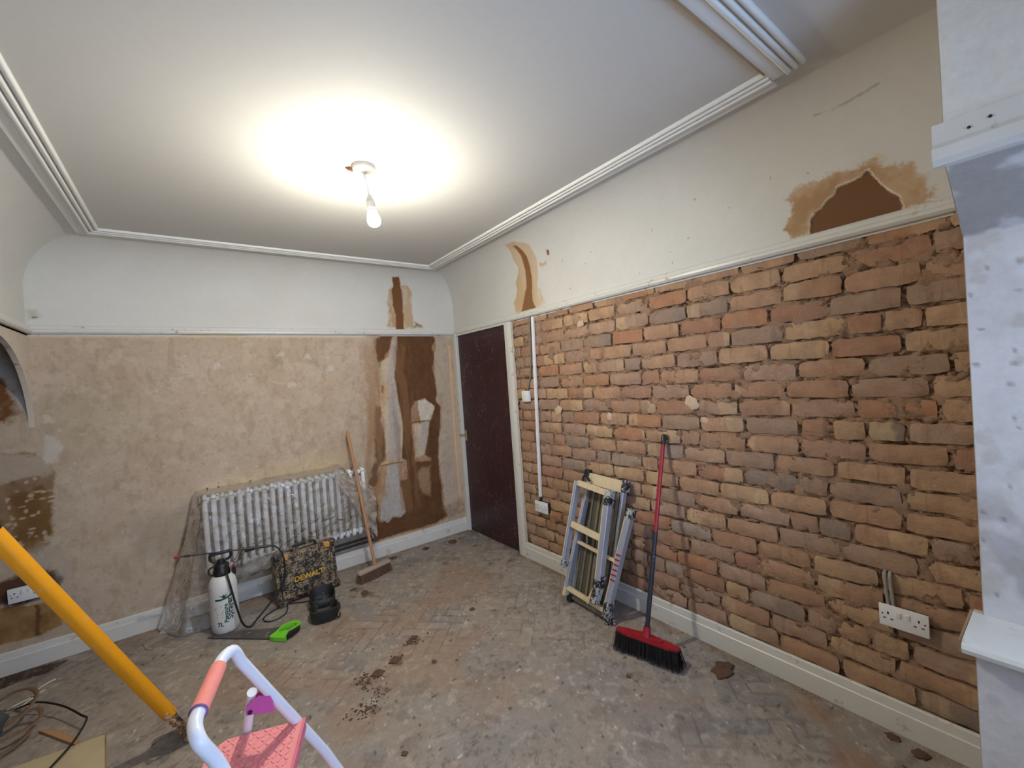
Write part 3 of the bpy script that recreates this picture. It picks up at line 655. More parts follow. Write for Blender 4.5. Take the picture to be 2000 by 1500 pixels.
# ---- ceiling, moulding frame
b = MB(); b.box((-1.3, -2.35, H + 0.05), (5.0, 4.9, 0.1)); tag(b.build('ceiling', M['ceiling']), kind='structure')
def ridge_profile(flip=False):
    # board 24 mm thick, three rounded ridges on one side, flat on the other (u outward from the centre, v down)
    p = [(0.0, 0.0), (0.0, 0.004)]
    for i in range(3):
        u0 = 0.001 + i * 0.0228
        p += [(u0 + 0.0095 - 0.0095 * math.cos(math.pi * a / 8), 0.004 + 0.004 * i + 0.011 * math.sin(math.pi * a / 8)) for a in range(9)]
        p += [(u0 + 0.0215, 0.005 + 0.004 * i)]
    p += [(0.0715, 0.014), (0.108, 0.015), (0.110, 0.013), (0.110, 0.0)]
    if flip: p = [(0.110 - u, v) for u, v in p][::-1]
    return p
def mitred(name, prof, a, d, out, ma, mb):
    """moulding run from a to d (inner line); out = outward unit; ma / mb = how far each end runs on per unit outward"""
    a, d, out = Vector(a), Vector(d), Vector(out); al = (d - a).normalized(); b = MB()
    A = [b.bm.verts.new(a + out * u - al * ma * u + Vector((0, 0, -v))) for u, v in prof]
    B = [b.bm.verts.new(d + out * u + al * mb * u + Vector((0, 0, -v))) for u, v in prof]
    n = len(prof)
    for q in range(n): b.bm.faces.new((A[q], A[(q + 1) % n], B[(q + 1) % n], B[q]))
    b.bm.faces.new(A[::-1]); b.bm.faces.new(B)
    return tag(b.build(name, M['trim_ceiling'], None, 30), kind='structure')
M['trim_ceiling'] = plain('moulding_paint', c(212, 212, 208), 0.5, var=0.03, bump=0.04)
xr, xl, yb, yf = -0.455, -2.545, -0.425, -3.165
prof = ridge_profile()
mitred('trim_1', prof, (xl, yb, H), (xr, yb, H), (0, 1, 0), 1, 1)
mitred('trim_2', prof, (xr, yb, H), (xr, yf, H), (1, 0, 0), 1, 0.0)
mitred('trim_3', prof, (xl, yf, H), (xl, yb, H), (-1, 0, 0), 1, 1)
mitred('trim_4', ridge_profile(True), (xr + 0.06, yf, H), (xl, yf, H), (0, -1, 0), 0.0, 1)
b = MB(); b.box(((xr + xl) / 2, yf + 0.002, H - 0.008), (xr - xl, 0.006, 0.018)); tag(b.build('trim_5', M['raw_edge']), kind='structure')

# ---- picture rails, skirting boards
RP = [(0, 0), (0.020, 0.0), (0.030, 0.010), (0.031, 0.022), (0.022, 0.030), (0.018, 0.046), (0.010, 0.054), (0, 0.056)]
def run(name, prof, p0, p1, out, mat):
    b = MB(); b.loft(prof, p0, p1, out, (0, 0, 1)); return tag(b.build(name, mat, None, 30), kind='structure')
run('trim_6', RP, (-W, 0, RAIL), (0, 0, RAIL), (0, -1, 0), M['trim'])
run('trim_7', RP, (0, 0, RAIL), (0, YF, RAIL), (-1, 0, 0), M['trim'])
run('trim_8', RP, (-W, 0, RAIL), (-W, YF, RAIL), (1, 0, 0), M['trim'])
SP = [(0, 0), (0.019, 0), (0.019, 0.088), (0.015, 0.092), (0.012, 0.126), (0.009, 0.130), (0, 0.130)]
run('baseboard_back', SP, (-3.75, 0, 0.0), (0, 0, 0.0), (0, -1, 0), M['skirting'])
run('baseboard_right', SP, (0, -0.965, 0.0), (0, YF, 0.0), (-1, 0, 0), M['skirting'])
# ---- door and frame
M['door'] = None
t = NT('maroon_door'); v = t.pos()
n = t.noise(30, 5, 0.7, t.map(v, (1, 1, 0.35))); sc = t.ramp(t.noise(34, 4, 0.7, t.map(v, (1, 1, 0.55)), 2.0), [(0.61, 0.0), (0.64, 1.0)])
area = t.ramp(t.noise(4, 3, 0.5, v), [(0.42, 0.1), (0.6, 1.0)])
col = t.mix(n, c(42, 18, 24), c(60, 29, 35)); col = t.mix(t.math('MULTIPLY', t.math('MULTIPLY', sc, area), 0.8), col, c(170, 140, 132))
M['door'] = t.fin(col, 0.42, 0, t.bump(n, 0.15, 0.003))
DY0, DY1, DZ = -0.055, -0.872, 1.978
door = MB().box((0.022, (DY0 + DY1) / 2, DZ / 2 + 0.004), (0.04, DY0 - DY1, DZ - 0.008), bev=0.003).build('door_1', M['door'])
tag(door, 'dark maroon flush door in the brick wall corner', kind='structure')
hz = MB(); hz.box((-0.002, -0.088, 0.975), (0.006, 0.030, 0.105), bev=0.002); plate = hz.build('handle_plate', M['brass'], door)
MB().tube(catmull([(-0.004, -0.088, 0.985), (-0.03, -0.088, 0.985), (-0.043, -0.083, 0.985), (-0.043, -0.06, 0.984), (-0.040, -0.03, 0.982)], 5), 0.007, 8).build('lever', M['brass'], plate, 40)
b = MB(); b.box((-0.002, -0.0275, 1.0), (0.05, 0.053, 2.0), bev=0.004)
tag(b.build('trim_9', M['trim']), kind='structure')
b = MB(); b.loft([(0, 0), (0.018, 0), (0.024, 0.02), (0.024, 0.07), (0.016, 0.092), (0, 0.095)], (0.005, -0.874, 0.0), (0.005, -0.874, RAIL), (-1, 0, 0), (0, -1, 0)); b.box((0.03, -0.874, 1.0), (0.05, 0.012, 2.0))
tag(b.build('trim_10', M['trim'], None, 30), kind='structure')
b = MB(); b.box((0.01, -0.465, 1.99), (0.06, 0.83, 0.022), bev=0.002); tag(b.build('trim_11', M['trim']), kind='structure')
# ragged plaster edge along the brick side of the frame
b = MB(); g = random.Random(5); z = 0.13
while z < 1.97:
    hgt_ = g.uniform(0.02, 0.05); b.box((-0.004, -0.972 - g.uniform(0.0, 0.007), z + hgt_ / 2), (0.014, 0.016, hgt_), bev=0.002); z += hgt_
tag(b.build('trim_12', M['plaster_plain']), kind='structure')
# hallway behind the door so that no light leaks round it
b = MB(); b.box((0.09, -0.46, 1.0), (0.02, 1.1, 2.1)); b.box((0.05, -2.3, 1.28), (0.03, 2.72, 2.56)); b.box((-1.4, 0.04, 1.28), (5.0, 0.03, 2.56)); b.box((0.06, -0.5, 2.28), (0.03, 1.1, 0.56))
tag(b.build('wall_outer', M['dark_plaster']), kind='structure')
b = MB(); b.box((-W - 0.16, -2.36, 1.28), (0.05, 2.5, 2.56)); b.box((-W - 0.14, -0.6, 2.30), (0.03, 1.2, 0.54)); tag(b.build('wall_outer_left', M['dark_plaster']), kind='structure')

# ---- bay: the pier with sloped head, deep sill board, windows behind the camera
BAY = c(206, 205, 206)
prof_pts = [(-0.535, 0.0), (-0.535, 0.70), (-0.36, 0.70), (-0.36, 1.84), (-0.60, 1.985), (-0.60, H)]
segs = [np.hypot(prof_pts[i + 1][0] - prof_pts[i][0], prof_pts[i + 1][1] - prof_pts[i][1]) for i in range(5)]; cum = np.concatenate([[0], np.cumsum(segs)])
k = make_canvas(-3.98, YF, 0.0, cum[-1], 0.007, BAY)
S = k.Y
PX = np.interp(S, cum, [p[0] for p in prof_pts]); PZ = np.interp(S, cum, [p[1] for p in prof_pts])
k.blend(sstep(0.4, 0.7, fbm(k.X, S, 6, 3)) * 0.5, c(188, 186, 186))
low = (PZ < 0.70); mid = (PZ > 0.7) & (PZ < 1.84)
k.blend(low * sstep(0.45, 0.6, fbm(k.X, S, 9, 4)) * 0.35, c(160, 158, 160))
k.blend(mid * sstep(1.25, 1.0, PZ) * sstep(0.46, 0.58, fbm(k.X, S, 8, 5)) * 0.5, c(146, 144, 146))
k.blend(mid * sstep(0.58, 0.7, fbm(k.X, S, 14, 6)) * 0.35, c(160, 150, 136))
head = (S > cum[3]) & (S < cum[4])
k.blend(head * sstep(0.45, 0.55, fbm(k.X, S, 9, 7)) * 0.8, c(150, 146, 140))
k.blend((PZ > 1.985) * 1.0, c(214, 213, 208))
k.specks(60, (-3.98, YF, cum[2], cum[3]), c(140, 128, 112), (0.003, 0.008), 9, 0.7)
bumpy = 0.004 * (fbm(k.X, S, 20, 12) - 0.5)
pier = grid_obj('wall_bay', np.stack([PX + bumpy, k.X, PZ], -1), k.col, M['bay'])
tag(pier, 'pale plastered bay pier beside the brick wall')
b = MB(); b.prism([(0.04, 0.0)] + [(x + 0.002, z) for x, z in prof_pts] + [(0.04, H)], 0.0, 0.03, Matrix(((1, 0, 0, 0), (0, 0, -1, YF + 0.002), (0, 1, 0, 0), (0, 0, 0, 1))))
tag(b.build('wall_front', M['plaster_plain']), kind='structure')
sill = MB(); sill.loft([(0, 0), (0.0, -0.03), (0.23, -0.03), (0.242, -0.024), (0.245, -0.012), (0.240, -0.003), (0.228, 0.002), (0.224, 0.004)], (-0.335, YF + 0.022, 0.732), (-0.335, -4.72, 0.732), (-1, 0, 0), (0, 0, 1))
so = tag(sill.build('trim_13', M['trim'], None, 30), 'white window board with rounded nose', kind='structure')
MB().box((-0.45, YF + 0.026, 0.715), (0.22, 0.008, 0.036), bev=0.002).build('raw_board_end', M['raw_edge'], so)
b = MB(); b.loft([(0, 0), (0.02, 0.0), (0.035, 0.012), (0.036, 0.04), (0.022, 0.055), (0.018, 0.105), (0, 0.11)], (-0.598, YF + 0.02, 1.985), (-0.598, -4.7, 1.985), (-1, 0, 0), (0, 0, 1))
o = tag(b.build('trim_14', M['trim'], None, 30), 'white picture rail return on the bay pier', kind='structure')
for y_ in (-3.665, -3.70): MB().lathe([(0.0035, 0), (0.0035, 0.004)], 8, TR((-0.617, y_, 2.055 + (y_ + 3.665) * -0.25), (0, -math.pi / 2, 0))).build('nail_hole', M['dark_hole'], o)
# rest of the bay, unseen from the photograph's viewpoint, shaped to light the room and darken the bricks
b = MB()
b.box((-0.45, -4.35, 0.35), (0.17, 0.80, 0.70)); b.box((-1.6, -4.78, 0.35), (2.6, 0.1, 0.70)); b.box((-2.80, -4.2, 1.28), (0.1, 1.2, 2.56)); b.box((-2.50, -4.78, 1.28), (0.6, 0.1, 2.56))  # closed left side and narrowed front keep daylight off the brick wall
b.box((-0.45, -4.35, 2.41), (0.25, 0.8, 0.30)); b.box((-1.6, -4.78, 2.41), (2.6, 0.1, 0.30)); b.box((-2.80, -4.2, 2.41), (0.1, 1.2, 0.30))
b.box((-2.90, -3.67, 1.28), (0.30, 0.1, 2.56))
tag(b.build('wall_bay_unseen', M['plaster_plain']), kind='structure')
t = NT('window_glass'); tr = t.n('ShaderNodeBsdfTransparent'); gl = t.n('ShaderNodeBsdfGlossy', None, Roughness=0.02); fr = t.n('ShaderNodeFresnel', None, IOR=1.45); mx = t.n('ShaderNodeMixShader')
t.L.new(fr.outputs[0], mx.inputs[0]); t.L.new(tr.outputs[0], mx.inputs[1]); t.L.new(gl.outputs[0], mx.inputs[2]); t.L.new(mx.outputs[0], t.out.inputs[0]); M['glass'] = t.m
def window(name, cen, wid, axis, lights):
    z0, z1 = 0.735, 2.26; ex = Vector((1, 0, 0)) if axis == 'x' else Vector((0, 1, 0)); cen = Vector(cen)
    root = tag(bpy.data.objects.new(name, None), 'white framed bay window', kind='structure'); COL.objects.link(root)
    b = MB(); sz = lambda a, d: (a, d[0], d[1]) if axis == 'y' else (d[0], a, d[1])
    dim = lambda l, dp, h: (l, dp, h) if axis == 'x' else (dp, l, h)
    for z in (z0 + 0.03, z1 - 0.03, 1.80): b.box(cen + Vector((0, 0, z)), dim(wid, 0.06, 0.05), bev=0.004)
    for i in range(lights + 1): b.box(cen + ex * (-wid / 2 + wid * i / lights) + Vector((0, 0, (z0 + z1) / 2)), dim(0.06, 0.06, z1 - z0), bev=0.004)
    fo = b.build('window_frame', M['white_plastic'], root)
    for i in range(lights): MB().box(cen + ex * (-wid / 2 + wid * (i + 0.5) / lights) + Vector((0, 0, (z0 + z1) / 2)), dim(wid / lights - 0.06, 0.006, z1 - z0 - 0.06)).build('pane', M['glass'], root)
window('window_1', (-1.33, -4.76, 0), 1.74, 'x', 2)
window('window_2', (-0.34, -4.35, 0), 0.74, 'y', 1)

# ============================================================ things
# ---- pendant lamp
# diffused LED bulb: brightest at the bottom of the globe, weak towards the neck
t = NT('lamp_glow'); em = t.n('ShaderNodeEmission', None, Color=(1.0, 0.945, 0.80, 1)); nz = t.n('ShaderNodeSeparateXYZ', None, Vector=t.coord('Normal')).outputs[2]
t.L.new(t.math('MULTIPLY', t.math('MINIMUM', t.math('MAXIMUM', t.math('SUBTRACT', 1.0, t.math('MULTIPLY', nz, 2.2)), 0.10), 1.8), BULB_STRENGTH), em.inputs['Strength']); t.L.new(em.outputs[0], t.out.inputs[0]); M['glow'] = t.m
t = NT('lit_glass_neck'); t.fin((0.9, 0.88, 0.8), 0.3); M['neck'] = t.m
M['rose'] = plain('aged_white_plastic', c(200, 192, 182), 0.45, var=0.04)
M['broken'] = plain('broken_brown_plaster', c(120, 84, 62), 0.9)
RX, RY = -1.464, -1.832
BP = Vector((RX + 0.022, RY - 0.022, 2.310)); ax = (BP - Vector((RX, RY, H))).normalized()
pend = thing('pendant_lamp', 'bare lit light bulb hanging from a white ceiling rose', 'lamp', (RX, RY, H))
MB().lathe([(0.052, 0.0), (0.052, -0.012), (0.049, -0.022), (0.042, -0.027), (0.012, -0.029), (0.010, -0.034)], 32, TR((RX, RY, H))).build('ceiling_rose', M['rose'], pend, 40)
b = MB(); b.box((RX - 0.050, RY + 0.036, H - 0.010), (0.020, 0.012, 0.016), rot=(0, 0, 0.8)); b.box((RX - 0.062, RY + 0.045, H - 0.006), (0.022, 0.006, 0.008), rot=(0, 0, 0.8)); b.build('broken_rim', M['broken'], pend)
zq = Vector((0, 0, 1)).rotation_difference(-ax).to_matrix().to_4x4(); TB = Matrix.Translation(BP) @ zq   # local +z points up the cord
MB().tube([(RX, RY, H - 0.03), tuple(Vector((RX, RY, H)) + ax * 0.09), tuple(BP - ax * 0.105)], 0.0033, 8).build('cord', M['white_plastic'], pend, 60)
MB().lathe([(0.006, 0.118), (0.012, 0.106), (0.017, 0.092), (0.0185, 0.084), (0.0175, 0.083), (0.0175, 0.081), (0.0195, 0.080), (0.020, 0.050), (0.019, 0.049)], 24, TB).build('lamp_holder', M['rose'], pend, 40)
MB().lathe([(0.0165, 0.056), (0.017, 0.046), (0.0185, 0.038), (0.0195, 0.036)], 24, TB).build('bulb_neck', M['neck'], pend, 50)
MB().lathe([(0.0195, 0.036), (0.022, 0.024), (0.027, 0.012), (0.0298, 0.0), (0.0300, -0.008), (0.0285, -0.017), (0.024, -0.026), (0.016, -0.032), (0.006, -0.0345)], 24, TB).build('bulb', M['glow'], pend, 60)

# ---- column radiator
rad = thing('column_radiator', 'white column radiator on the back wall under clear plastic sheeting', 'radiator', (-1.61, -0.09, 0.28))
RX0, RX1, RZ0, RZ1 = -2.185, -1.035, 0.285, 0.845; NSEC = 22; pit = (RX1 - RX0) / NSEC
b = MB()
zr = 0.5 * (RZ1 - RZ0) - 0.014
for yy in (-0.118, -0.048):
    b.tube([(0, yy, -zr + 0.012), (0, yy, zr - 0.012)], 0.0165, 10, caps=False, flat=(1.0, 0.95))
for zz in (-zr, zr):
    b.tube(catmull([(0, -0.118, zz * 0.955), (0, -0.112, zz * 0.985), (0, -0.083, zz), (0, -0.054, zz * 0.985), (0, -0.048, zz * 0.955)], 4), [0.0165] + [0.0165] * 3 + [0.017] * 11 + [0.0165, 0.0165], 10)
    b.tube([(-pit / 2, -0.083, zz * 0.93), (pit / 2, -0.083, zz * 0.93)], 0.017, 10)
me_sec = b.mesh('radiator_section', 60); me_sec.materials.append(M['rad_white'])
for i in range(NSEC):
    o = bpy.data.objects.new('radiator_section', me_sec); COL.objects.link(o); o.parent = rad
    o.location = Vector((RX0 + pit * (i + 0.5), 0, (RZ0 + RZ1) / 2)) - Vector(rad.location)
b = MB(); b.tube([(RX1, -0.083, 0.32), (RX1 + 0.045, -0.083, 0.32)], 0.014, 10); b.tube([(RX1 + 0.03, -0.083, 0.32), (RX1 + 0.03, -0.083, 0.25), (RX1 + 0.03, -0.083, 0.20)], 0.011, 10); b.lathe([(0.02, 0), (0.022, 0.01), (0.022, 0.05), (0.017, 0.06)], 14, TR((RX1 + 0.03, -0.083, 0.325)))
b.build('valve', M['splat_black'], rad, 40)
b = MB(); b.tube(catmull([(RX1 + 0.03, -0.083, 0.205), (RX1 + 0.02, -0.06, 0.185), (RX1 - 0.1, -0.045, 0.18), (-1.75, -0.045, 0.165)], 6), 0.010, 8); b.tube([(-1.0, -0.04, 0.215), (-1.75, -0.04, 0.20)], 0.010, 8); b.build('heating_pipe', M['black_rubber'], rad, 40)
for x_ in (-1.95, -1.3):
    MB().box((x_, -0.02, 0.56), (0.03, 0.04, 0.5), bev=0.003).build('wall_bracket', M['rad_white'], rad)

# ---- clear sheet taped over it
t = NT('clear_polythene'); v = t.pos()
cr = t.noise(16, 4, 0.62, v, 1.0); nrm = t.bump(cr, 0.7, 0.02)
tr = t.n('ShaderNodeBsdfTransparent'); tr.inputs['Color'].default_value = (0.93, 0.92, 0.90, 1)
gl = t.n('ShaderNodeBsdfGlossy', None, Roughness=0.09); t.L.new(nrm, gl.inputs['Normal'])
df = t.n('ShaderNodeBsdfDiffuse'); df.inputs['Color'].default_value = (*c(196, 186, 174), 1); tl = t.n('ShaderNodeBsdfTranslucent'); tl.inputs['Color'].default_value = (*c(206, 198, 186), 1)
m0 = t.n('ShaderNodeMixShader', None, Fac=0.4); t.L.new(df.outputs[0], m0.inputs[1]); t.L.new(tl.outputs[0], m0.inputs[2])
m1 = t.n('ShaderNodeMixShader'); t.L.new(t.ramp(t.noise(9, 4, 0.6, v), [(0.35, 0.14), (0.75, 0.36)]), m1.inputs[0]); t.L.new(tr.outputs[0], m1.inputs[1]); t.L.new(m0.outputs[0], m1.inputs[2])
fr = t.n('ShaderNodeFresnel', None, IOR=1.5); t.L.new(nrm, fr.inputs['Normal'])
m2 = t.n('ShaderNodeMixShader'); t.L.new(t.math('MULTIPLY', fr.outputs[0], 2.4, True), m2.inputs[0]); t.L.new(m1.outputs[0], m2.inputs[1]); t.L.new(gl.outputs[0], m2.inputs[2])
t.L.new(m2.outputs[0], t.out.inputs[0]); M['film'] = t.m
nu, nv = 150, 90
U, V = np.meshgrid(np.linspace(0, 1, nu), np.linspace(0, 1, nv), indexing='ij')
sheet_x = -2.225 + U * 1.235
topz = np.interp(U, [0, .02, .74, .80, .86, .93, 1.0], [.845, .875, .885, .90, .80, .70, .60]) + 0.012 * (fbm(U * 9, U * 0, 1, 3) - 0.5)
botz = np.interp(U, [0, .10, .17, .24, .40, .75, 1.0], [.012, .010, .012, .26, .31, .345, .36]) + 0.02 * (fbm(U * 14, U * 0, 1, 6) - 0.5) * (U > 0.22)
over = np.interp(U, [0, .05, .80, .9, 1.0], [0.3, 1, 1, 0.75, 0.5])
# profile: out over the top of the radiator, then down its front
v1 = 0.16
up = np.clip(V / v1, 0, 1); dn = np.clip((V - v1) / (1 - v1), 0, 1)
Yp = np.where(V < v1, -0.004 - 0.150 * over * np.sin(up * math.pi / 2), -0.004 - 0.150 * over - 0.02 * np.sin(dn * math.pi))
Zp = np.where(V < v1, topz - 0.016 * up ** 2, (topz - 0.016) + (botz - topz + 0.016) * dn)
flare = np.interp(U, [0, 0.12, 0.3], [1, 0.55, 0.0])
Xp = sheet_x - 0.24 * flare * dn ** 1.2
Yp = Yp - np.interp(U, [0, 0.06, 0.17, 0.24], [0.02, 0.14, 0.16, 0.0]) * dn ** 2.2
cr1 = fbm(Xp, Zp, 7, 5, 5, 0.62) - 0.5; cr2 = fbm(Xp * 1.2 + Zp * 0.8, Zp - Xp * 0.4, 24, 8, 3) - 0.5
calm = 1 - 0.8 * sstep(0.5, 0.9, dn) * (U < 0.26)
Yp = Yp + (0.035 * cr1 + 0.012 * cr2) * sstep(0.02, 0.2, V) * calm; Xp = Xp + 0.02 * cr2 * sstep(0.1, 0.3, V) * calm
Yp = np.minimum(Yp, -0.003); Yp = np.where((Zp < 0.135), np.minimum(Yp, -0.024), Yp)
Yp = np.where((V >= v1) & (Zp > 0.27) & (Xp > -2.20) & (Xp < -1.02), np.minimum(Yp, -0.136), Yp)
film = thing('plastic_sheet', 'crumpled clear plastic dust sheet taped over the radiator', 'plastic sheet', (-1.6, -0.16, 0.0))
fo = grid_obj('film', np.stack([Xp, Yp, Zp], -1), None, M['film'], None, film)
# rolled-up hem hanging below the radiator and the bunched torn corner
nu2, nv2 = 60, 16
U, V = np.meshgrid(np.linspace(0, 1, nu2), np.linspace(0, 1, nv2), indexing='ij')
px_ = -2.02 + U * 0.30; pz_ = 0.255 + U * 0.055; rr = 0.028 + 0.022 * fbm(U * 12, np.cos(V * 6.283) * 2 + 5, 1.0, 14, 3)
hem = grid_obj('rolled_hem', np.stack([px_ + 0.02 * (fbm(U * 20, V * 6, 1, 17) - 0.5), -0.175 - rr * np.cos(V * 2 * math.pi), pz_ + 1.3 * rr * np.sin(V * 2 * math.pi)], -1), None, M['film'], None, film)
U, V = np.meshgrid(np.linspace(0, 1, 50), np.linspace(0, 1, 50), indexing='ij')
bx_ = -1.30 + U * 0.30 + 0.03 * (fbm(U * 6, V * 6, 1, 21) - 0.5); bz_ = 0.885 - V * (0.10 + 0.34 * U) - 0.20 * U
by_ = -0.165 - 0.06 * fbm(U * 7, V * 7, 1, 23, 4, 0.65)
t = NT('milky_folded_polythene'); v = t.pos(); nn = t.noise(13, 4, 0.6, v, 1.0); nrm = t.bump(nn, 0.6, 0.02)
t.fin(t.mix(nn, c(176, 160, 144), c(204, 190, 174)), 0.22, 0, nrm)
bs = t.b; tr = t.n('ShaderNodeBsdfTransparent'); mx = t.n('ShaderNodeMixShader'); t.L.new(t.ramp(nn, [(0.35, 0.35), (0.65, 0.7)]), mx.inputs[0]); t.L.new(tr.outputs[0], mx.inputs[1]); t.L.new(bs.outputs[0], mx.inputs[2]); t.L.new(mx.outputs[0], t.out.inputs[0]); M['milky'] = t.m
grid_obj('bunched_corner', np.stack([bx_, by_, bz_], -1), None, M['milky'], None, film)
# tape along the wall
M['tape'] = plain('masking_tape', c(184, 164, 128), 0.5, var=0.2)
b = MB()
for i in range(14):
    x0 = -2.20 + i * 0.067; b.box((x0 + 0.03, -0.004, 0.878 + 0.004 * math.sin(i * 1.7)), (0.075, 0.003, 0.012), rot=(0, 0.04 * math.sin(i * 2.3), 0))
b.build('tape', M['tape'], film)

# ---- pressure sprayer
SX, SY = -2.098, -0.392
spr = thing('pressure_sprayer', 'white garden pressure sprayer bottle with a black pump handle and hose', 'sprayer', (SX, SY, 0.0))
t = NT('translucent_bottle'); v = t.pos(); d = t.ramp(t.noise(16, 5, 0.7, v), [(0.55, 0.0), (0.72, 1.0)])
t.fin(t.mix(t.math('MULTIPLY', d, 0.6), c(214, 214, 212), c(150, 132, 104)), 0.35, 0); M['bottle'] = t.m
TS = TR((SX, SY, 0))
SR = 0.080
MB().lathe([(0.060, 0.0), (0.068, 0.004), (0.074, 0.018), (0.078, 0.05), (SR, 0.07), (SR, 0.27), (0.079, 0.30), (0.074, 0.33), (0.064, 0.352), (0.050, 0.366), (0.038, 0.372), (0.036, 0.378)], 40, TS).build('bottle', M['bottle'], spr, 45)
b = MB(); b.lathe([(0.046, 0.366), (0.047, 0.372), (0.047, 0.398), (0.043, 0.404), (0.043, 0.43), (0.036, 0.442), (0.020, 0.448), (0.018, 0.47)], 24, TS); b.build('pump_cap', M['black_plastic'], spr, 40)
b = MB()
b.tube(catmull([(SX - 0.056, SY, 0.512), (SX - 0.056, SY, 0.478), (SX - 0.038, SY, 0.462), (SX, SY, 0.458), (SX + 0.038, SY, 0.462), (SX + 0.056, SY, 0.478), (SX + 0.056, SY, 0.512)], 4), 0.009, 8)
b.box((SX, SY, 0.510), (0.125, 0.026, 0.018), bev=0.006, seg=2); b.build('pump_handle', M['black_plastic'], spr, 40)
b = MB(); b.tube([(SX + 0.066, SY + 0.005, 0.35), (SX + 0.066, SY + 0.005, 0.395)], 0.011, 12); b.build('relief_valve', M['black_plastic'], spr, 40)
b = MB(); b.tube([(SX + 0.066, SY + 0.005, 0.395), (SX + 0.066, SY + 0.005, 0.412)], 0.008, 12); b.build('valve_tip', M['red_plastic'], spr, 40)
b = MB(); b.tube(catmull([(SX - 0.050, SY, 0.375), (SX - 0.066, SY - 0.01, 0.39), (SX - 0.068, SY - 0.01, 0.42), (SX - 0.045, SY, 0.43)], 5), 0.006, 8); b.build('lance_clip', M['black_plastic'], spr, 40)
LY = SY - 0.005
lance = MB(); lance.tube([(-2.312, LY, 0.551), (-1.93, LY, 0.490)], 0.0045, 8); lance.tube([(-2.285, LY, 0.5465), (-2.255, LY, 0.542)], 0.008, 8); lance.tube([(-1.96, LY, 0.495), (-1.82, LY, 0.4745)], 0.010, 10); lance.box((-1.935, LY, 0.482), (0.06, 0.018, 0.018), bev=0.004)
lo = lance.build('lance', M['black_plastic'], spr, 40)
MB().tube([(-2.335, LY, 0.554), (-2.305, LY, 0.550)], 0.009, 10).build('nozzle', M['red_plastic'], lo, 40)
hose = catmull([(-1.83, LY, 0.476), (-1.79, LY - 0.005, 0.468), (-1.755, LY - 0.02, 0.425), (-1.738, LY - 0.03, 0.34), (-1.752, LY - 0.04, 0.22), (-1.83, LY - 0.06, 0.125), (-1.92, LY - 0.08, 0.045), (-1.975, LY - 0.095, 0.012), (-2.012, LY - 0.10, 0.05), (-2.035, LY - 0.095, 0.15), (-2.055, LY - 0.088, 0.27), (-2.068, LY - 0.078, 0.35), (-2.075, LY - 0.05, 0.385)], 8)
MB().tube(hose, 0.0062, 8).build('hose', M['black_rubber'], spr, 60)
M['print_green'] = plain('dark_green_print', c(20, 70, 58), 0.6, var=0.05)
def on_bottle(me, ang0, z0, name, mat, rot90=True, r=SR + 0.0006):
    for v in me.vertices:
        x, y, d = v.co
        if rot90: x, y = -y, x            # reads upwards
        a = ang0 + x / r; rr = r + d
        v.co = (SX + rr * math.sin(a), SY - rr * math.cos(a), z0 + y)
    me.materials.clear(); return link(name, me, mat, spr)
on_bottle(text_mesh('Sprayer', 0.046, 0.0004, bold=0.0011), 0.50, 0.165, 'lettering', M['print_green'])
on_bottle(text_mesh('Pressure', 0.034, 0.0004, bold=0.0009), 0.18, 0.140, 'lettering', M['print_green'])
on_bottle(text_mesh('7L', 0.036, 0.0004, bold=0.0009), -0.38, 0.062, 'lettering', M['print_green'], False)
b = MB()
for i in range(5): b.box((-0.030 + 0.003 * (i % 2), 0.155 - i * 0.009, 0), (0.040 - 0.006 * (i % 3), 0.0022, 0.0006))
on_bottle(b.mesh('small_print'), -0.03, 0.0, 'small_print', M['print_green'], False)
def strip(pts, w):
    b = MB(); 
    for (x0, y0), (x1, y1) in zip(pts, pts[1:]):
        n = 6
        for q in range(n):
            xa, ya, xb, yb_ = x0 + (x1 - x0) * q / n, y0 + (y1 - y0) * q / n, x0 + (x1 - x0) * (q + 1) / n, y0 + (y1 - y0) * (q + 1) / n
            b.quad((xa, ya - w / 2, 0.0003), (xb, yb_ - w / 2, 0.0003), (xb, yb_ + w / 2, 0.0003), (xa, ya + w / 2, 0.0003))
    return b.mesh('emblem')
on_bottle(strip([(-0.052, 0.232), (-0.02, 0.232), (0.01, 0.238), (0.045, 0.252)], 0.012), 0, 0.0, 'emblem_band', M['print_green'], False)
b = MB(); b.bm.faces.new([b.bm.verts.new((x, y, 0.0003)) for x, y in [(-0.032, 0.258), (-0.012, 0.254), (-0.002, 0.264), (0.002, 0.255), (0.018, 0.264), (0.008, 0.248), (0.004, 0.238), (-0.006, 0.238), (-0.012, 0.247)]])
on_bottle(b.mesh('emblem'), 0, 0.0, 'emblem_bird', M['print_green'], False)

# ---- tool case leaning at the radiator
M['case'] = splatter('plaster_splashed_case', c(30, 28, 28), c(160, 140, 114), 0.42, 95, 0.55)
M['case_dark'] = splatter('splashed_dark_plastic', c(26, 25, 27), c(150, 126, 98), 0.20, 60, 0.5)
M['case_clip'] = splatter('splashed_yellow_plastic', c(196, 136, 60), c(170, 146, 116), 0.3, 70, 0.5)
t = NT('worn_yellow_print'); v = t.pos(); m_ = t.ramp(t.noise(130, 4, 0.65, v), [(0.54, 0.0), (0.60, 1.0)]); t.fin(t.mix(m_, c(214, 168, 40), c(70, 56, 36)), 0.6); M['case_print'] = t.m
p0 = Vector((-1.782, -0.358, 0.0)); p1 = Vector((-1.352, -0.300, 0.0)); exv = (p1 - p0).normalized(); lean = math.radians(7)
nrm_ = Vector((exv.y, -exv.x, 0)); up_ = (Vector((0, 0, 1)) * math.cos(lean) - nrm_ * math.sin(lean)); fr_ = nrm_ * math.cos(lean) + Vector((0, 0, 1)) * math.sin(lean)
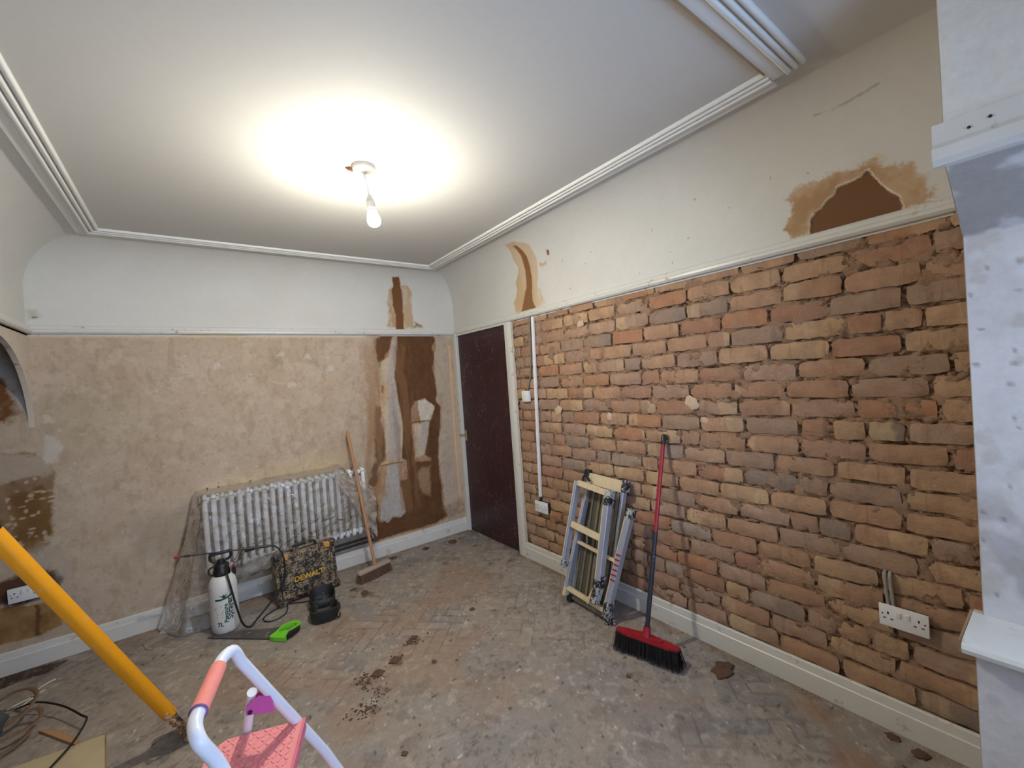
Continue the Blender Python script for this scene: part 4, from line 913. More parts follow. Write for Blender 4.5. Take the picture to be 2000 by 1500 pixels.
CW = (p1 - p0).length; TC = frame((p0 + p1) / 2 + Vector((0, 0, 0.004)), exv, -fr_, up_)   # local x across, y into the case, z up
case = thing('tool_case', 'plaster-splattered black tool case leaning against the covered radiator', 'tool case', tuple((p0 + p1) / 2))
b = MB(); b.box((0, 0.062, 0.178), (CW, 0.100, 0.34), TC, bev=0.016, seg=2); b.build('case_body', M['case'], case, 40)
b = MB()
b.box((0, 0.008, 0.185), (CW - 0.05, 0.022, 0.285), TC, bev=0.008)
for zz in (0.045, 0.085, 0.245, 0.285): b.box((0, -0.003, zz), (CW - 0.09, 0.012, 0.012), TC, bev=0.003)
for xx in (-0.165, -0.125, 0.125, 0.165): b.box((xx, -0.003, 0.165), (0.014, 0.012, 0.19), TC, bev=0.003)
for xx in (-0.05, 0.0, 0.05): b.box((xx, -0.002, 0.265), (0.034, 0.010, 0.03), TC, bev=0.004)
lid = b.build('lid', M['case'], case, 40)
b = MB(); b.box((0, -0.004, 0.158), (0.205, 0.010, 0.058), TC, bev=0.004); b.build('name_panel', M['case_dark'], lid)
for sx in (-1, 1):
    for zz in (0.022, 0.338): MB().box((sx * (CW / 2 - 0.028), 0.030, zz), (0.062, 0.085, 0.045), TC, bev=0.012, seg=2).build('corner_bumper', M['case_dark'], case, 40)
for sx in (-1, 1):
    for zz in (0.09, 0.25):
        b = MB(); T2 = TC @ TR((sx * 0.168, -0.006, zz), (math.pi / 2, 0, 0)); b.tube([(0.011 * math.cos(a), 0.011 * math.sin(a), 0) for a in [math.pi * q / 8 for q in range(16)]], 0.0035, 6, closed=True, T=T2); b.build('screw_boss', M['case_clip'], lid, 40)
for sx in (-1, 1):
    b = MB(); b.box((sx * 0.150, -0.002, 0.332), (0.048, 0.022, 0.046), TC, bev=0.006); b.box((sx * 0.150, -0.014, 0.325), (0.034, 0.010, 0.022), TC, bev=0.003); b.build('latch', M['case_clip'], case, 40)
b = MB()
b.tube([(-0.085, 0.05, 0.345), (-0.085, 0.05, 0.372), (-0.075, 0.05, 0.384), (0.075, 0.05, 0.384), (0.085, 0.05, 0.372), (0.085, 0.05, 0.345)], 0.011, 8, T=TC); b.build('carry_handle', M['case_dark'], case, 40)
b = MB(); b.box((0.0, -0.006, 0.02), (0.04, 0.018, 0.035), TC, bev=0.005); b.build('latch', M['case_clip'], case)
me = text_mesh('DEWALT', 0.052, 0.0015, bold=0.0014)
for v in me.vertices: x, y, z = v.co; v.co = TC @ Vector((x, -0.0102 - z, 0.140 + y))
me.materials.clear(); link('lettering', me, M['case_print'], lid)

# ---- knee pad and its strap
KP = Vector((-1.553, -0.655, 0.0))
pad = thing('knee_pad', 'black moulded knee pad lying open on the floor by the tool case', 'knee pad', tuple(KP))
KT = TR(tuple(KP), (0, 0, -0.16))
def cup(cy, ry, rx, dep, tilt):
    b = MB(); n, m_ = 28, 7; rings = []
    prof = [(1.0, 1.0), (0.985, 0.62), (0.93, 0.25), (0.80, 0.05), (0.74, 0.10), (0.86, 0.32), (0.92, 0.66), (0.955, 1.0)]
    inner = [(0.45, 0.14), (0.0, 0.12)]
    for (f, h) in prof[:4] + []:
        rings.append([(f, h)])
    outl = [(1.0, 0.0)]
    seq = [(0.70, 0.0), (0.92, 0.06), (1.0, 0.45), (1.03, 1.0), (0.97, 1.04), (0.91, 0.95), (0.86, 0.5), (0.74, 0.22), (0.4, 0.14), (0.001, 0.12)]
    R_ = []
    for (f, h) in seq:
        ring = []
        for q in range(n):
            a = 2 * math.pi * q / n; ca, sa = math.cos(a), math.sin(a)
            su = (abs(ca) ** 3.2 + abs(sa) ** 3.2) ** (-1 / 3.2)
            y = sa * su * ry * f; z = dep * h * (1 - 0.35 * (y / ry) * tilt)
            ring.append(b.bm.verts.new(KT @ Vector((ca * su * rx * f, cy + y, max(z, 0.0)))))
        R_.append(ring)
    for A, B in zip(R_, R_[1:]):
        for q in range(n): b.bm.faces.new((A[q], A[(q + 1) % n], B[(q + 1) % n], B[q]))
    b.bm.faces.new(R_[0][::-1])
    return b
M['pad'] = plain('black_pad', c(30, 30, 32), 0.55, var=0.25, scale=40, bump=0.3, dirt=c(110, 102, 94), dirt_amt=0.05, dirt_scale=30)
cup(-0.055, 0.095, 0.088, 0.075, 0.3).build('lower_cup', M['pad'], pad, 60)
cup(0.105, 0.085, 0.082, 0.095, -0.6).build('upper_cup', M['pad'], pad, 60)
b = MB(); b.box((-0.015, 0.215, 0.022), (0.05, 0.10, 0.03), KT, bev=0.008, seg=2); b.build('strap_tab', M['pad'], pad, 40)
b = MB(); b.tube(catmull([(-0.03, 0.21, 0.045), (0.0, 0.20, 0.05), (0.01, 0.23, 0.05), (-0.02, 0.245, 0.045)], 5, True), 0.0035, 6, closed=True, T=KT); b.build('buckle', M['alu'], pad, 40)
b = MB(); b.tube(catmull([(0.085, -0.06, 0.03), (0.10, -0.02, 0.02), (0.098, 0.03, 0.03)], 5), 0.006, 6, T=KT); b.tube(catmull([(0.06, -0.14, 0.02), (0.085, -0.13, 0.012), (0.095, -0.10, 0.02)], 5), 0.005, 6, T=KT); b.build('side_strap', M['pad'], pad, 40)
cord = catmull([(*q, 0.006) for q in [(-1.569, -0.413), (-1.637, -0.385), (-1.727, -0.336), (-1.809, -0.356), (-1.883, -0.414), (-1.886, -0.481), (-1.838, -0.513), (-1.767, -0.479), (-1.736, -0.39), (-1.735, -0.328)]], 7)
tag(MB().tube(cord, 0.0035, 6).build('strap_cord', M['black_rubber'], None, 60), 'thin black cord looped on the floor between sprayer and knee pad', 'cord')

# ---- hand saw
saw = thing('hand_saw', 'hand saw with lime green and black handle lying on the floor', 'saw', (-1.9, -0.66, 0))
M['saw_steel'] = plain('dirty_saw_steel', c(96, 92, 90), 0.45, 0.5, var=0.3, scale=30, dirt=c(170, 162, 152), dirt_amt=0.12, dirt_scale=24)
bl = [(-2.203, -0.432), (-1.891, -0.741), (-1.852, -0.735), (-1.809, -0.647), (-2.003, -0.517), (-2.095, -0.449), (-2.196, -0.423)]
MB().prism(bl, 0.006, 0.0085).build('blade', M['saw_steel'], saw)
ho = [(-1.895, -0.742), (-1.88, -0.775), (-1.818, -0.837), (-1.8, -0.822), (-1.789, -0.776), (-1.77, -0.775), (-1.722, -0.751), (-1.707, -0.713), (-1.712, -0.676), (-1.753, -0.652), (-1.806, -0.656), (-1.839, -0.699), (-1.866, -0.722)]
hi = [(-1.844, -0.728), (-1.822, -0.735), (-1.785, -0.75), (-1.742, -0.731), (-1.725, -0.713), (-1.739, -0.687), (-1.79, -0.685), (-1.821, -0.703)]
bm_ = MB(); n1 = len(ho)
T0 = MB()
def ring_prism(outer, inner, z0, z1):
    b = MB()
    cc_ = [sum(p[0] for p in inner) / len(inner), sum(p[1] for p in inner) / len(inner)]
    def res(poly, n=48):
        # resample by angle about the inner centroid
        out = []
        for q in range(n):
            a = 2 * math.pi * q / n; d = (math.cos(a), math.sin(a)); best = 0
            for (x0, y0), (x1, y1) in zip(poly, poly[1:] + poly[:1]):
                ex, ey = x1 - x0, y1 - y0; det = d[0] * -ey + d[1] * ex
                if abs(det) < 1e-12: continue
                wx, wy = x0 - cc_[0], y0 - cc_[1]
                tt = (wx * -ey + wy * ex) / det; uu = (d[0] * wy - d[1] * wx) / det
                if tt > 0 and 0 <= uu <= 1: best = max(best, tt)
            out.append((cc_[0] + d[0] * best, cc_[1] + d[1] * best))
        return out
    O, I = res(outer), res(inner); n = len(O)
    V_ = [[b.bm.verts.new((p[0], p[1], z)) for p in P_] for P_, z in ((O, z0), (O, z1), (I, z1), (I, z0))]
    for i in range(4):
        A, B = V_[i], V_[(i + 1) % 4]
        for q in range(n): b.bm.faces.new((A[q], A[(q + 1) % n], B[(q + 1) % n], B[q]))
    return b
ring_prism(ho, hi, 0.002, 0.026).build('handle', M['green'], saw, 30)
MB().prism([(-1.814, -0.828), (-1.79, -0.779), (-1.77, -0.775), (-1.72, -0.75), (-1.73, -0.773), (-1.775, -0.808)], 0.003, 0.030).build('handle_grip', M['black_rubber'], saw)

# ---- brooms
wb = thing('wooden_broom', 'wooden stiff broom leaning on the end of the covered radiator', 'broom', (-1.1, -0.37, 0))
A, B = Vector((-1.240, -0.415, 0)), Vector((-0.955, -0.335, 0)); d_ = (B - A).normalized(); mid = (A + B) / 2; nn_ = Vector((-d_.y, d_.x, 0))
M['broom_head'] = plain('dusty_broom_head', c(166, 146, 130), 0.8, var=0.2, scale=40)
M['brown_bristle'] = plain('brown_bristles', c(104, 74, 58), 0.9, var=0.3, scale=120)
TW = frame(mid, d_, nn_, (0, 0, 1))
b = MB(); b.box((0, 0.012, 0.078), (0.29, 0.05, 0.026), TW, bev=0.005); hd_ = b.build('head', M['broom_head'], wb, 40)
g = random.Random(9); b = MB()
for i in range(30):
    for j in range(4):
        x0, y0 = -0.135 + i * 0.0093, -0.008 + j * 0.013
        for q in range(5):
            dx, dy = g.uniform(-.004, .004), g.uniform(-.004, .004); fl = g.uniform(0.9, 1.25)
            P0 = TW @ Vector((x0 + dx, y0 + dy + 0.004, 0.068)); P1 = TW @ Vector((x0 * fl + dx * 2, (y0) * 1.5 - 0.012 + dy * 2, g.uniform(0.0, 0.012)))
            w_ = Vector((0.0018, 0.0008, 0)); b.quad(P0 - w_, P0 + w_, P1 + w_ * 0.7, P1 - w_ * 0.7)
b.build('bristles', M['brown_bristle'], wb)['kind'] = 'stuff'
htop = Vector((-1.154, -0.090, 1.179)); hbot = TW @ Vector((0.01, 0.014, 0.085))
MB().tube([hbot, hbot.lerp(htop, 0.5), htop.lerp(hbot, 0.01), htop], [0.013, 0.0135, 0.0125, 0.008], 12).build('handle', M['wood'], wb, 50)

rb = thing('red_broom', 'broom with red and black pole and black bristles leaning on the bricks', 'broom', (-0.35, -2.38, 0))
A, B = Vector((-0.395, -2.235, 0)), Vector((-0.318, -2.560, 0)); d_ = (B - A).normalized(); mid = (A + B) / 2; nn_ = Vector((-d_.y, d_.x, 0))
if nn_.x < 0: nn_ = -nn_
TW = frame(mid, d_, nn_, (0, 0, 1)) if Vector(d_).cross(nn_).z > 0 else frame(mid, d_, nn_, (0, 0, 1))
prof = []
b = MB()
outline = [(-0.17, -0.012), (-0.12, -0.024), (0.12, -0.024), (0.17, -0.012), (0.17, 0.012), (0.12, 0.026), (0.04, 0.034), (-0.04, 0.034), (-0.12, 0.026), (-0.17, 0.012)]
b.prism([(x, y + 0.02) for x, y in outline], 0.082, 0.098, TW)
b.prism([(x * 0.5, y * 0.8 + 0.02) for x, y in outline], 0.098, 0.106, TW)
hbot = TW @ Vector((0.0, 0.022, 0.10)); htop = Vector((-0.014, -2.362, 1.135)); axv = (htop - hbot).normalized()
b.tube([hbot, hbot + axv * 0.03, hbot + axv * 0.05], [0.024, 0.020, 0.019], 14); b.build('head', M['red_plastic'], rb, 40)
g = random.Random(10); b = MB()
for i in range(56):
    for j in range(6):
        x0, y0 = -0.165 + i * 0.006, 0.0 + j * 0.0085
        for q in range(4):
            dx, dy = g.uniform(-.004, .004), g.uniform(-.004, .004); fl = g.uniform(1.0, 1.14)
            P0 = TW @ Vector((x0 + dx, y0 + dy, 0.086)); P1 = TW @ Vector((x0 * fl + dx * 2 + 0.008, (y0 - 0.02) * 1.7 - 0.002 + dy * 2, g.uniform(0.0, 0.018)))
            w_ = Vector((0.0006, 0.0020, 0)); b.quad(P0 - w_, P0 + w_, P1 + w_ * 0.7, P1 - w_ * 0.7)
M['black_bristle'] = plain('black_bristles', c(30, 29, 32), 0.6, var=0.5, scale=150, dirt=c(92, 84, 76), dirt_amt=0.05, dirt_scale=60)
b.build('bristles', M['black_bristle'], rb)['kind'] = 'stuff'
hp = lambda f: hbot.lerp(htop, f)
M['dark_pole'] = plain('dark_pole', c(38, 42, 54), 0.4, var=0.1, dirt=c(150, 150, 150), dirt_amt=0.02, dirt_scale=60)
MB().tube([hp(0.03), hp(0.50)], 0.0125, 12).build('lower_pole', M['dark_pole'], rb, 50)
MB().tube([hp(0.495), hp(0.955)], 0.0115, 12).build('upper_pole', M['red_plastic'], rb, 50)
b = MB(); b.tube([hp(0.945), hp(0.96), hp(0.992), hp(1.0)], [0.0125, 0.014, 0.013, 0.008], 12); b.box(tuple(hp(0.985) + Vector((0.004, -0.014, 0))), (0.012, 0.02, 0.03), bev=0.004); b.build('hanging_cap', M['black_plastic'], rb, 50)

# ---- folded work platform
plat = thing('folding_work_platform', 'folded aluminium step-up platform caked in plaster leaning on the brick wall', 'work platform', (-0.27, -1.885, 0))
el = Vector((0.25, -0.047, 0.967)).normalized(); ew = Vector((-0.012, -0.999, -0.045)); ew = (ew - el * ew.dot(el)).normalized(); en = el.cross(ew)
if en.x > 0: en = -en
TP = frame((-0.262, -1.885, 0.010), ew, el, en)      # x across, y up the deck, z towards the room
M['deck'] = plain('weathered_aluminium_deck', c(128, 122, 106), 0.5, 0.35, var=0.2, scale=30, dirt=c(168, 160, 138), dirt_amt=0.1, dirt_scale=30)
M['deck_dark'] = plain('grimy_deck', c(92, 86, 74), 0.6, 0.3, var=0.25, scale=26, dirt=c(128, 118, 98), dirt_amt=0.1, dirt_scale=20)
b = MB(); b.box((0.0, 0.43, -0.022), (0.300, 0.84, 0.010), TP); dk = b.build('deck', M['deck_dark'], plat)
for i, xx in enumerate((-0.135, -0.082, -0.028, 0.006, 0.058, 0.120)):
    MB().box((xx, 0.43, -0.012), (0.012 if i in (1, 4) else 0.020, 0.80, 0.014), TP, bev=0.002).build('deck_rib', M['deck'], dk)
for zz, hh in ((0.812, 0.075), (0.045, 0.065)):
    MB().box((0.0, zz, -0.012), (0.31, hh, 0.022), TP, bev=0.004).build('end_plate', M['alu_cream'] if zz > 0.5 else M['deck'], dk)
for xx in (-0.152, 0.152):
    MB().box((xx, 0.43, -0.020), (0.022, 0.85, 0.040), TP, bev=0.003).build('side_rail', M['alu'], dk)
for xx, yy in ((-0.158, 0.845), (0.165, 0.820), (-0.158, 0.015), (0.170, 0.018)):
    MB().box((xx, yy, -0.012), (0.042, 0.050 if xx < 0 else 0.075, 0.050), TP, bev=0.008).build('corner_cap', M['splat_black'] if xx > 0 else M['black_plastic'], plat)
MB().box((0.19, 0.012, -0.010), (0.06, 0.03, 0.03), TP, bev=0.006, rot=(0, 0, 0.3)).build('corner_cap', M['splat_black'], plat)
def bar(p, q, w, d, mat, name, parent, z):
    p, q = Vector((*p, 0)), Vector((*q, 0)); L_ = (q - p).length; an = math.atan2(q.y - p.y, q.x - p.x)
    T2 = TP @ Matrix.Translation(((p.x + q.x) / 2, (p.y + q.y) / 2, z)) @ Matrix.Rotation(an, 4, 'Z')
    return MB().box((0, 0, 0), (L_, w, d), T2, bev=0.003).build(name, mat, parent)
f2 = bpy.data.objects.new('inner_leg_frame', None); COL.objects.link(f2); f2.parent = plat
f1 = bpy.data.objects.new('outer_leg_frame', None); COL.objects.link(f1); f1.parent = plat
def stile(p, q, name, parent, z):
    o = bar(p, q, 0.018, 0.050, M['alu'], name, parent, z)
    p2, q2 = Vector(p).lerp(Vector(q), 0.0), Vector(p).lerp(Vector(q), 1.0)
    bar(p, q, 0.019, 0.004, M['alu_cream'], 'plaster_coat', o, z + 0.0265) if False else None
    return o
bar((-0.110, 0.675), (-0.166, 0.055), 0.020, 0.045, M['alu'], 'stile', f2, 0.026); bar((-0.120, 0.675), (-0.176, 0.055), 0.008, 0.047, M['alu_cream'], 'stile_edge', f2, 0.026)
bar((0.250, 0.655), (0.180, 0.095), 0.036, 0.045, M['alu'], 'stile', f2, 0.020); bar((0.230, 0.655), (0.160, 0.095), 0.008, 0.047, M['alu_cream'], 'stile_edge', f2, 0.020)
bar((-0.130, 0.390), (0.200, 0.372), 0.018, 0.030, M['alu_cream'], 'rung', f2, 0.020); bar((-0.168, 0.080), (0.185, 0.070), 0.026, 0.030, M['alu_cream'], 'rung', f2, 0.024)
for i in range(6):
    pp = Vector((0.250, 0.655)).lerp(Vector((0.180, 0.095)), 0.42 + 0.055 * i)
    MB().box((pp.x, pp.y, 0.0435), (0.036, 0.009, 0.002), TP).build('red_mark', M['red_plastic'], f2)
bar((0.184, 0.13), (0.178, 0.04), 0.042, 0.052, M['splat_black'], 'foot', f2, 0.020); bar((0.256, 0.70), (0.249, 0.645), 0.040, 0.050, M['splat_black'], 'foot', f2, 0.020); bar((-0.164, 0.085), (-0.172, 0.03), 0.026, 0.05, M['alu_cream'], 'foot', f2, 0.026)
bar((-0.160, 0.785), (-0.174, 0.235), 0.020, 0.045, M['alu'], 'stile', f1, 0.075); bar((-0.171, 0.785), (-0.185, 0.235), 0.008, 0.047, M['alu_cream'], 'stile_edge', f1, 0.075)
bar((0.112, 0.775), (0.128, 0.240), 0.038, 0.045, M['alu'], 'stile', f1, 0.070); bar((0.091, 0.775), (0.107, 0.240), 0.008, 0.047, M['alu_cream'], 'stile_edge', f1, 0.070)
bar((0.120, 0.250), (0.055, 0.075), 0.022, 0.035, M['alu_cream'], 'lock_arm', f1, 0.055)
bar((-0.150, 0.775), (0.100, 0.762), 0.036, 0.030, M['alu_cream'], 'rung', f1, 0.078); bar((-0.155, 0.500), (0.100, 0.484), 0.038, 0.030, M['alu_cream'], 'rung', f1, 0.078)
bar((0.118, 0.785), (0.116, 0.690), 0.044, 0.052, M['splat_black'], 'hinge', f1, 0.072); bar((0.130, 0.27), (0.105, 0.10), 0.046, 0.05, M['splat_black'], 'hinge', f1, 0.060); bar((-0.171, 0.262), (-0.176, 0.215), 0.030, 0.05, M['splat_black'], 'foot', f1, 0.075)
b = MB(); b.tube(catmull([(-0.10, 0.80, 0.03), (-0.13, 0.825, 0.03), (-0.155, 0.82, 0.03), (-0.16, 0.79, 0.03)], 5), 0.009, 8, T=TP); b.build('carry_loop', M['black_plastic'], plat, 40)
b = MB(); b.tube([(-0.07, 0.40, 0.0), (-0.09, 0.50, 0.01)], 0.006, 6, T=TP); b.build('brace', M['alu'], plat)

# ---- pink step stool
stl = thing('step_stool', 'white tubular step stool with pink tread and pink hand grip', 'step stool', (-2.05, -2.6, 0))
A_ = Vector((-2.001, -2.522, 0.64)); P1_ = Vector((-2.134, -2.602, 0.93)); P2_ = Vector((-2.200, -2.835, 0.93))
wdir = (P1_ - P2_).normalized(); sd = Vector((-0.46, -0.27, 1.0))        # far stile direction per metre up
far = lambda z: P1_ + (A_ - P1_) * ((0.93 - z) / 0.29) if z > 0.5 else P1_ + (A_ - P1_) * (0.43 / 0.29) + Vector((0.42, 0.10, -1.0)) * (0.5 - z)
near = lambda z: P2_ + Vector((0.30, 0.04, -1.0)) * (0.93 - z)
path = [far(0.012), far(0.30), far(0.50), far(0.64), far(0.80), far(0.895)] + catmull([far(0.90), far(0.925) + Vector((-0.002, -0.006, 0.012)), P1_ + (P2_ - P1_) * 0.14 + Vector((-0.012, 0, 0.012)), P1_ + (P2_ - P1_) * 0.26 + Vector((-0.014, 0, 0.008))], 6) + catmull([P1_ + (P2_ - P1_) * 0.74 + Vector((-0.014, 0, 0.004)), P1_ + (P2_ - P1_) * 0.90 + Vector((-0.012, 0, 0.002)), P2_ + Vector((0.0, -0.012, -0.012)), near(0.86), near(0.80)], 6) + [near(0.64), near(0.40), near(0.012)]
MB().tube(path, 0.0125, 14).build('front_frame', M['stool_white'], stl, 60)
ga, gb = P1_ + (P2_ - P1_) * 0.24 + Vector((-0.014, 0, 0.008)), P1_ + (P2_ - P1_) * 0.78 + Vector((-0.014, 0, 0.004))
gr = MB().tube([ga, ga.lerp(gb, 0.5), gb], 0.0158, 16).build('hand_grip', M['pink_grip'], stl, 50)
M['purple'] = plain('purple_trim', c(120, 84, 130), 0.5)
MB().tube([gb, gb + (gb - ga).normalized() * 0.003], 0.0162, 16).build('grip_end', M['purple'], gr, 50)
# rear legs with their brackets
def rear(top, foot, name): return MB().tube([top, foot], 0.0115, 12).build(name, M['stool_white'], stl, 60)
rt_f = Vector((-2.100, -2.540, 0.785)); rf_f = Vector((-2.175, -2.10, 0.012))
rear(rt_f, rf_f, 'rear_leg')
rt_n = near(0.79) + Vector((-0.035, 0.0, 0.0)); rf_n = Vector((-2.36, -3.10, 0.012))
rear(rt_n, rf_n, 'rear_leg')
cr_ = rf_f.lerp(rt_f, 0.22); cr2_ = rf_n.lerp(rt_n, 0.22)
MB().tube([cr_, cr2_], 0.009, 10).build('rear_crossbar', M['stool_white'], stl, 50)
for nm, s_, r_ in (('far', far(0.775), rt_f), ('near', near(0.775), rt_n)):
    d1 = (r_ - s_); d1 = Vector((d1.x, d1.y, 0)); L_ = d1.length; d1.normalize(); n1_ = Vector((-d1.y, d1.x, 0))
    T2 = frame(s_, d1, Vector((0, 0, 1)), -n1_) if True else I4
    br = MB().prism([(-0.004, 0.002), (L_ * 0.5, 0.006), (L_ + 0.010, -0.014), (L_ + 0.010, -0.036), (-0.014, -0.038), (-0.010, -0.014)], -0.016, -0.012, T2)
    br.prism([(-0.004, 0.002), (L_ * 0.5, 0.006), (L_ + 0.010, -0.014), (L_ + 0.010, -0.036), (-0.014, -0.038), (-0.010, -0.014)], 0.012, 0.016, T2)
    bo = br.build('hinge_bracket', M['magenta'], stl)
    MB().lathe([(0.005, -0.020), (0.005, 0.020)], 8, T2 @ Matrix.Translation((L_, -0.028, 0))).build('rivet', M['dark_hole'], bo)
# treads: raised chevron rubber on a pink plate
t = NT('pink_tread'); v = t.pos(); d = t.ramp(t.noise(34, 6, 0.7, v), [(0.60, 0.0), (0.66, 1.0)]); ar = t.ramp(t.noise(9, 3, 0.5, v), [(0.46, 0.0), (0.58, 1.0)])
t.fin(t.mix(t.math('MULTIPLY', d, ar), c(228, 140, 140), c(130, 84, 50)), 0.6, 0); M['tread'] = t.m
def tread(zt, depth_, ext, name):
    fa, na = far(zt), near(zt); wv_ = (fa - na); Lw = wv_.length; wv_.normalize(); back = Vector((-wv_.y, wv_.x, 0))
    if back.x > 0: back = -back
    T2 = frame((fa + na) / 2 + Vector((0, 0, 0.012)), wv_, back, Vector((0, 0, 1)))
    hw = Lw / 2 - 0.006
    pl = [(hw, -0.015), (hw, depth_ - 0.03), (hw - 0.03, depth_), (-hw + 0.03, depth_), (-hw, depth_ - 0.03), (-hw, -0.015)]
    root = MB().prism(pl, -0.022, 0.0, T2).build(name, M['tread'], stl)
    MB().box((0, -0.017, -0.010), (2 * hw, 0.006, 0.030), T2, bev=0.002).build('tread_lip', M['tread_lip'], root)
    b = MB(); nx, ny = int(2 * hw / 0.016), int(depth_ / 0.014)
    for i in range(nx):
        for j in range(ny - 1):
            x0 = -hw + 0.014 + i * 0.016; y0 = 0.004 + j * 0.014; sgn = 1 if (i + j) % 2 else -1
            b.box((x0, y0, 0.0008), (0.012, 0.0035, 0.0022), T2, rot=(0, 0, sgn * 0.7))
    o = b.build('tread_ribs', M['tread'], root); o['kind'] = 'stuff'
M['tread_lip'] = plain('rose_plastic', c(214, 112, 132), 0.5)
tread(0.64, 0.195, 0, 'upper_tread'); tread(0.34, 0.22, 0, 'lower_tread')
for p_ in (far(0.0), near(0.0), rf_f, rf_n):
    MB().lathe([(0.018, 0.0), (0.018, 0.018), (0.014, 0.022)], 12, TR((p_.x, p_.y, 0.0))).build('rubber_foot', M['black_rubber'], stl, 40)

# ---- yellow-handled digging tool
dig = thing('yellow_handled_spade', 'narrow mud-caked spade with a thick yellow handle standing by the step stool', 'spade', (-2.286, -1.329, 0))
tip = Vector((-2.286, -1.329, 0.004)); top = Vector((-2.752, -1.646, 1.188)); dv = (top - tip).normalized()
h0 = tip + dv * 0.165; MB().tube([h0, tip + dv * 0.30, top - dv * 0.055], [0.0262, 0.0270, 0.0270], 20).build('handle', M['yellow'], dig, 50)
MB().tube([top - dv * 0.055, top - dv * 0.05, top + dv * 0.12], [0.027, 0.0285, 0.0285], 18).build('handle_grip', M['black_rubber'], dig, 50)
M['mud_steel'] = splatter('mud_caked_steel', c(70, 54, 42), c(150, 116, 86), 0.45, 60, 0.8)
camv = (tip + dv * 0.1 - Vector((-2.167, -3.804, 1.5265))).normalized(); sidev = (camv - dv * camv.dot(dv)).normalized(); thk = dv.cross(sidev)
TD = frame(tip, sidev, dv, thk)
b = MB(); b.prism([(-0.055, 0.012), (0.060, 0.0), (0.095, 0.02), (0.095, 0.12), (0.03, 0.17), (-0.03, 0.17), (-0.055, 0.13)], -0.006, 0.006, TD)
b.prism([(-0.02, 0.02), (0.03, 0.02), (0.03, 0.20), (-0.02, 0.20)], -0.018, -0.006, TD); b.build('blade', M['mud_steel'], dig)
g = random.Random(21); b = MB()
for i in range(26):
    r = bmesh.ops.create_icosphere(b.bm, subdivisions=1, radius=g.uniform(0.006, 0.013)); bmesh.ops.transform(b.bm, matrix=TD @ Matrix.Translation((g.uniform(-0.055, 0.02), g.uniform(0.02, 0.20), g.uniform(0.004, 0.014))), verts=r['verts'])
M['mud'] = plain('dried_mud', c(160, 126, 96), 0.95, var=0.25, scale=60, bump=0.4)
o = b.build('dried_mud', M['mud'], dig); o['kind'] = 'stuff'

# ---- sockets, switch, conduit
def socket(name, label, cen, axis, wdt=0.146, hgt=0.086, group=None):
    """axis 'R' faces -x (right wall), 'B' faces -y (back wall); local x runs to the viewer's right"""
    T2 = frame(cen, (0, -1, 0), (0, 0, 1), (-1, 0, 0)) if axis == 'R' else frame(cen, (1, 0, 0), (0, 0, 1), (0, -1, 0))
    root = thing(name, label, 'socket', tuple(cen), group)
    MB().box((0, 0, -0.008), (wdt - 0.012, hgt - 0.012, 0.03), T2).build('back_box', M['dark_hole'], root)
    MB().box((0, 0, 0.010), (wdt, hgt, 0.010), T2, bev=0.003, seg=2).build('face_plate', M['white_plastic'], root, 40)
    for sx in (-1, 1):
        MB().box((sx * 0.013, 0.014, 0.0165), (0.014, 0.024, 0.006), T2, bev=0.002, rot=(0.12, 0, 0)).build('switch_rocker', M['white_plastic'], root)
        for (hx, hy, a_, b_) in ((0.045, 0.012, 0.005, 0.010), (0.034, -0.010, 0.009, 0.004), (0.056, -0.010, 0.009, 0.004)):
            MB().box((sx * hx, hy, 0.0152), (a_, b_, 0.001), T2).build('pin_slot', M['dark_hole'], root)
        MB().lathe([(0.003, 0.0148), (0.003, 0.0158)], 8, T2 @ Matrix.Translation((sx * 0.062, 0.006, 0))).build('screw', M['dark_hole'], root)
    return root
socket('double_socket', 'white double socket on the bricks with two grey cables above', Vector((-0.012, -3.372, 0.476)), 'R')
s2_ = socket('double_socket', 'white double socket at the foot of the white conduit on the bricks', Vector((-0.022, -1.234, 0.484)), 'R', 0.15, 0.088)
socket('double_socket', 'white double socket in a broken-out hole of the alcove wall', Vector((-3.040, -0.012, 0.452)), 'B')
sw = thing('light_switch', 'small white light switch on the bricks beside the door', 'switch', (-0.015, -1.118, 1.364))
TSW = frame((-0.015, -1.118, 1.364), (0, -1, 0), (0, 0, 1), (-1, 0, 0))
MB().box((0, 0, 0), (0.086, 0.088, 0.028), TSW, bev=0.004, seg=2).build('face_plate', M['white_plastic'], sw, 40); MB().box((0, 0, 0.016), (0.012, 0.024, 0.006), TSW, bev=0.002, rot=(0.12, 0, 0)).build('switch_rocker', M['white_plastic'], sw)
M['lead'] = plain('old_grey_conduit', c(112, 112, 106), 0.55)
b = MB(); b.tube([(-0.006, -1.222, 1.99), (-0.006, -1.196, 1.62), (-0.007, -1.180, 1.52), (-0.010, -1.130, 1.40)], 0.0065, 8); tag(b.build('switch_cable', M['lead'], None, 50), 'thin grey cable from the picture rail down to the light switch', 'cable')
cd = thing('white_conduit', 'narrow white plastic conduit running down the bricks to a socket', 'conduit', (-0.01, -1.22, 0.54))
y0_, y1_ = -1.262, -1.206
T2 = I4
b = MB(); b.loft([(-0.012, 0), (-0.012, 0.015), (-0.009, 0.018), (0.009, 0.018), (0.012, 0.015), (0.012, 0)], (-0.004, y0_, 1.99), (-0.004, y1_, 0.56), (0, 1, 0), (-1, 0, 0)); b.build('trunking', M['white_plastic'], cd)
b = MB(); b.tube([(-0.012, y1_, 0.57), (-0.012, y1_ - 0.002, 0.525)], 0.009, 8); b.build('cable_tail', M['black_rubber'], cd)
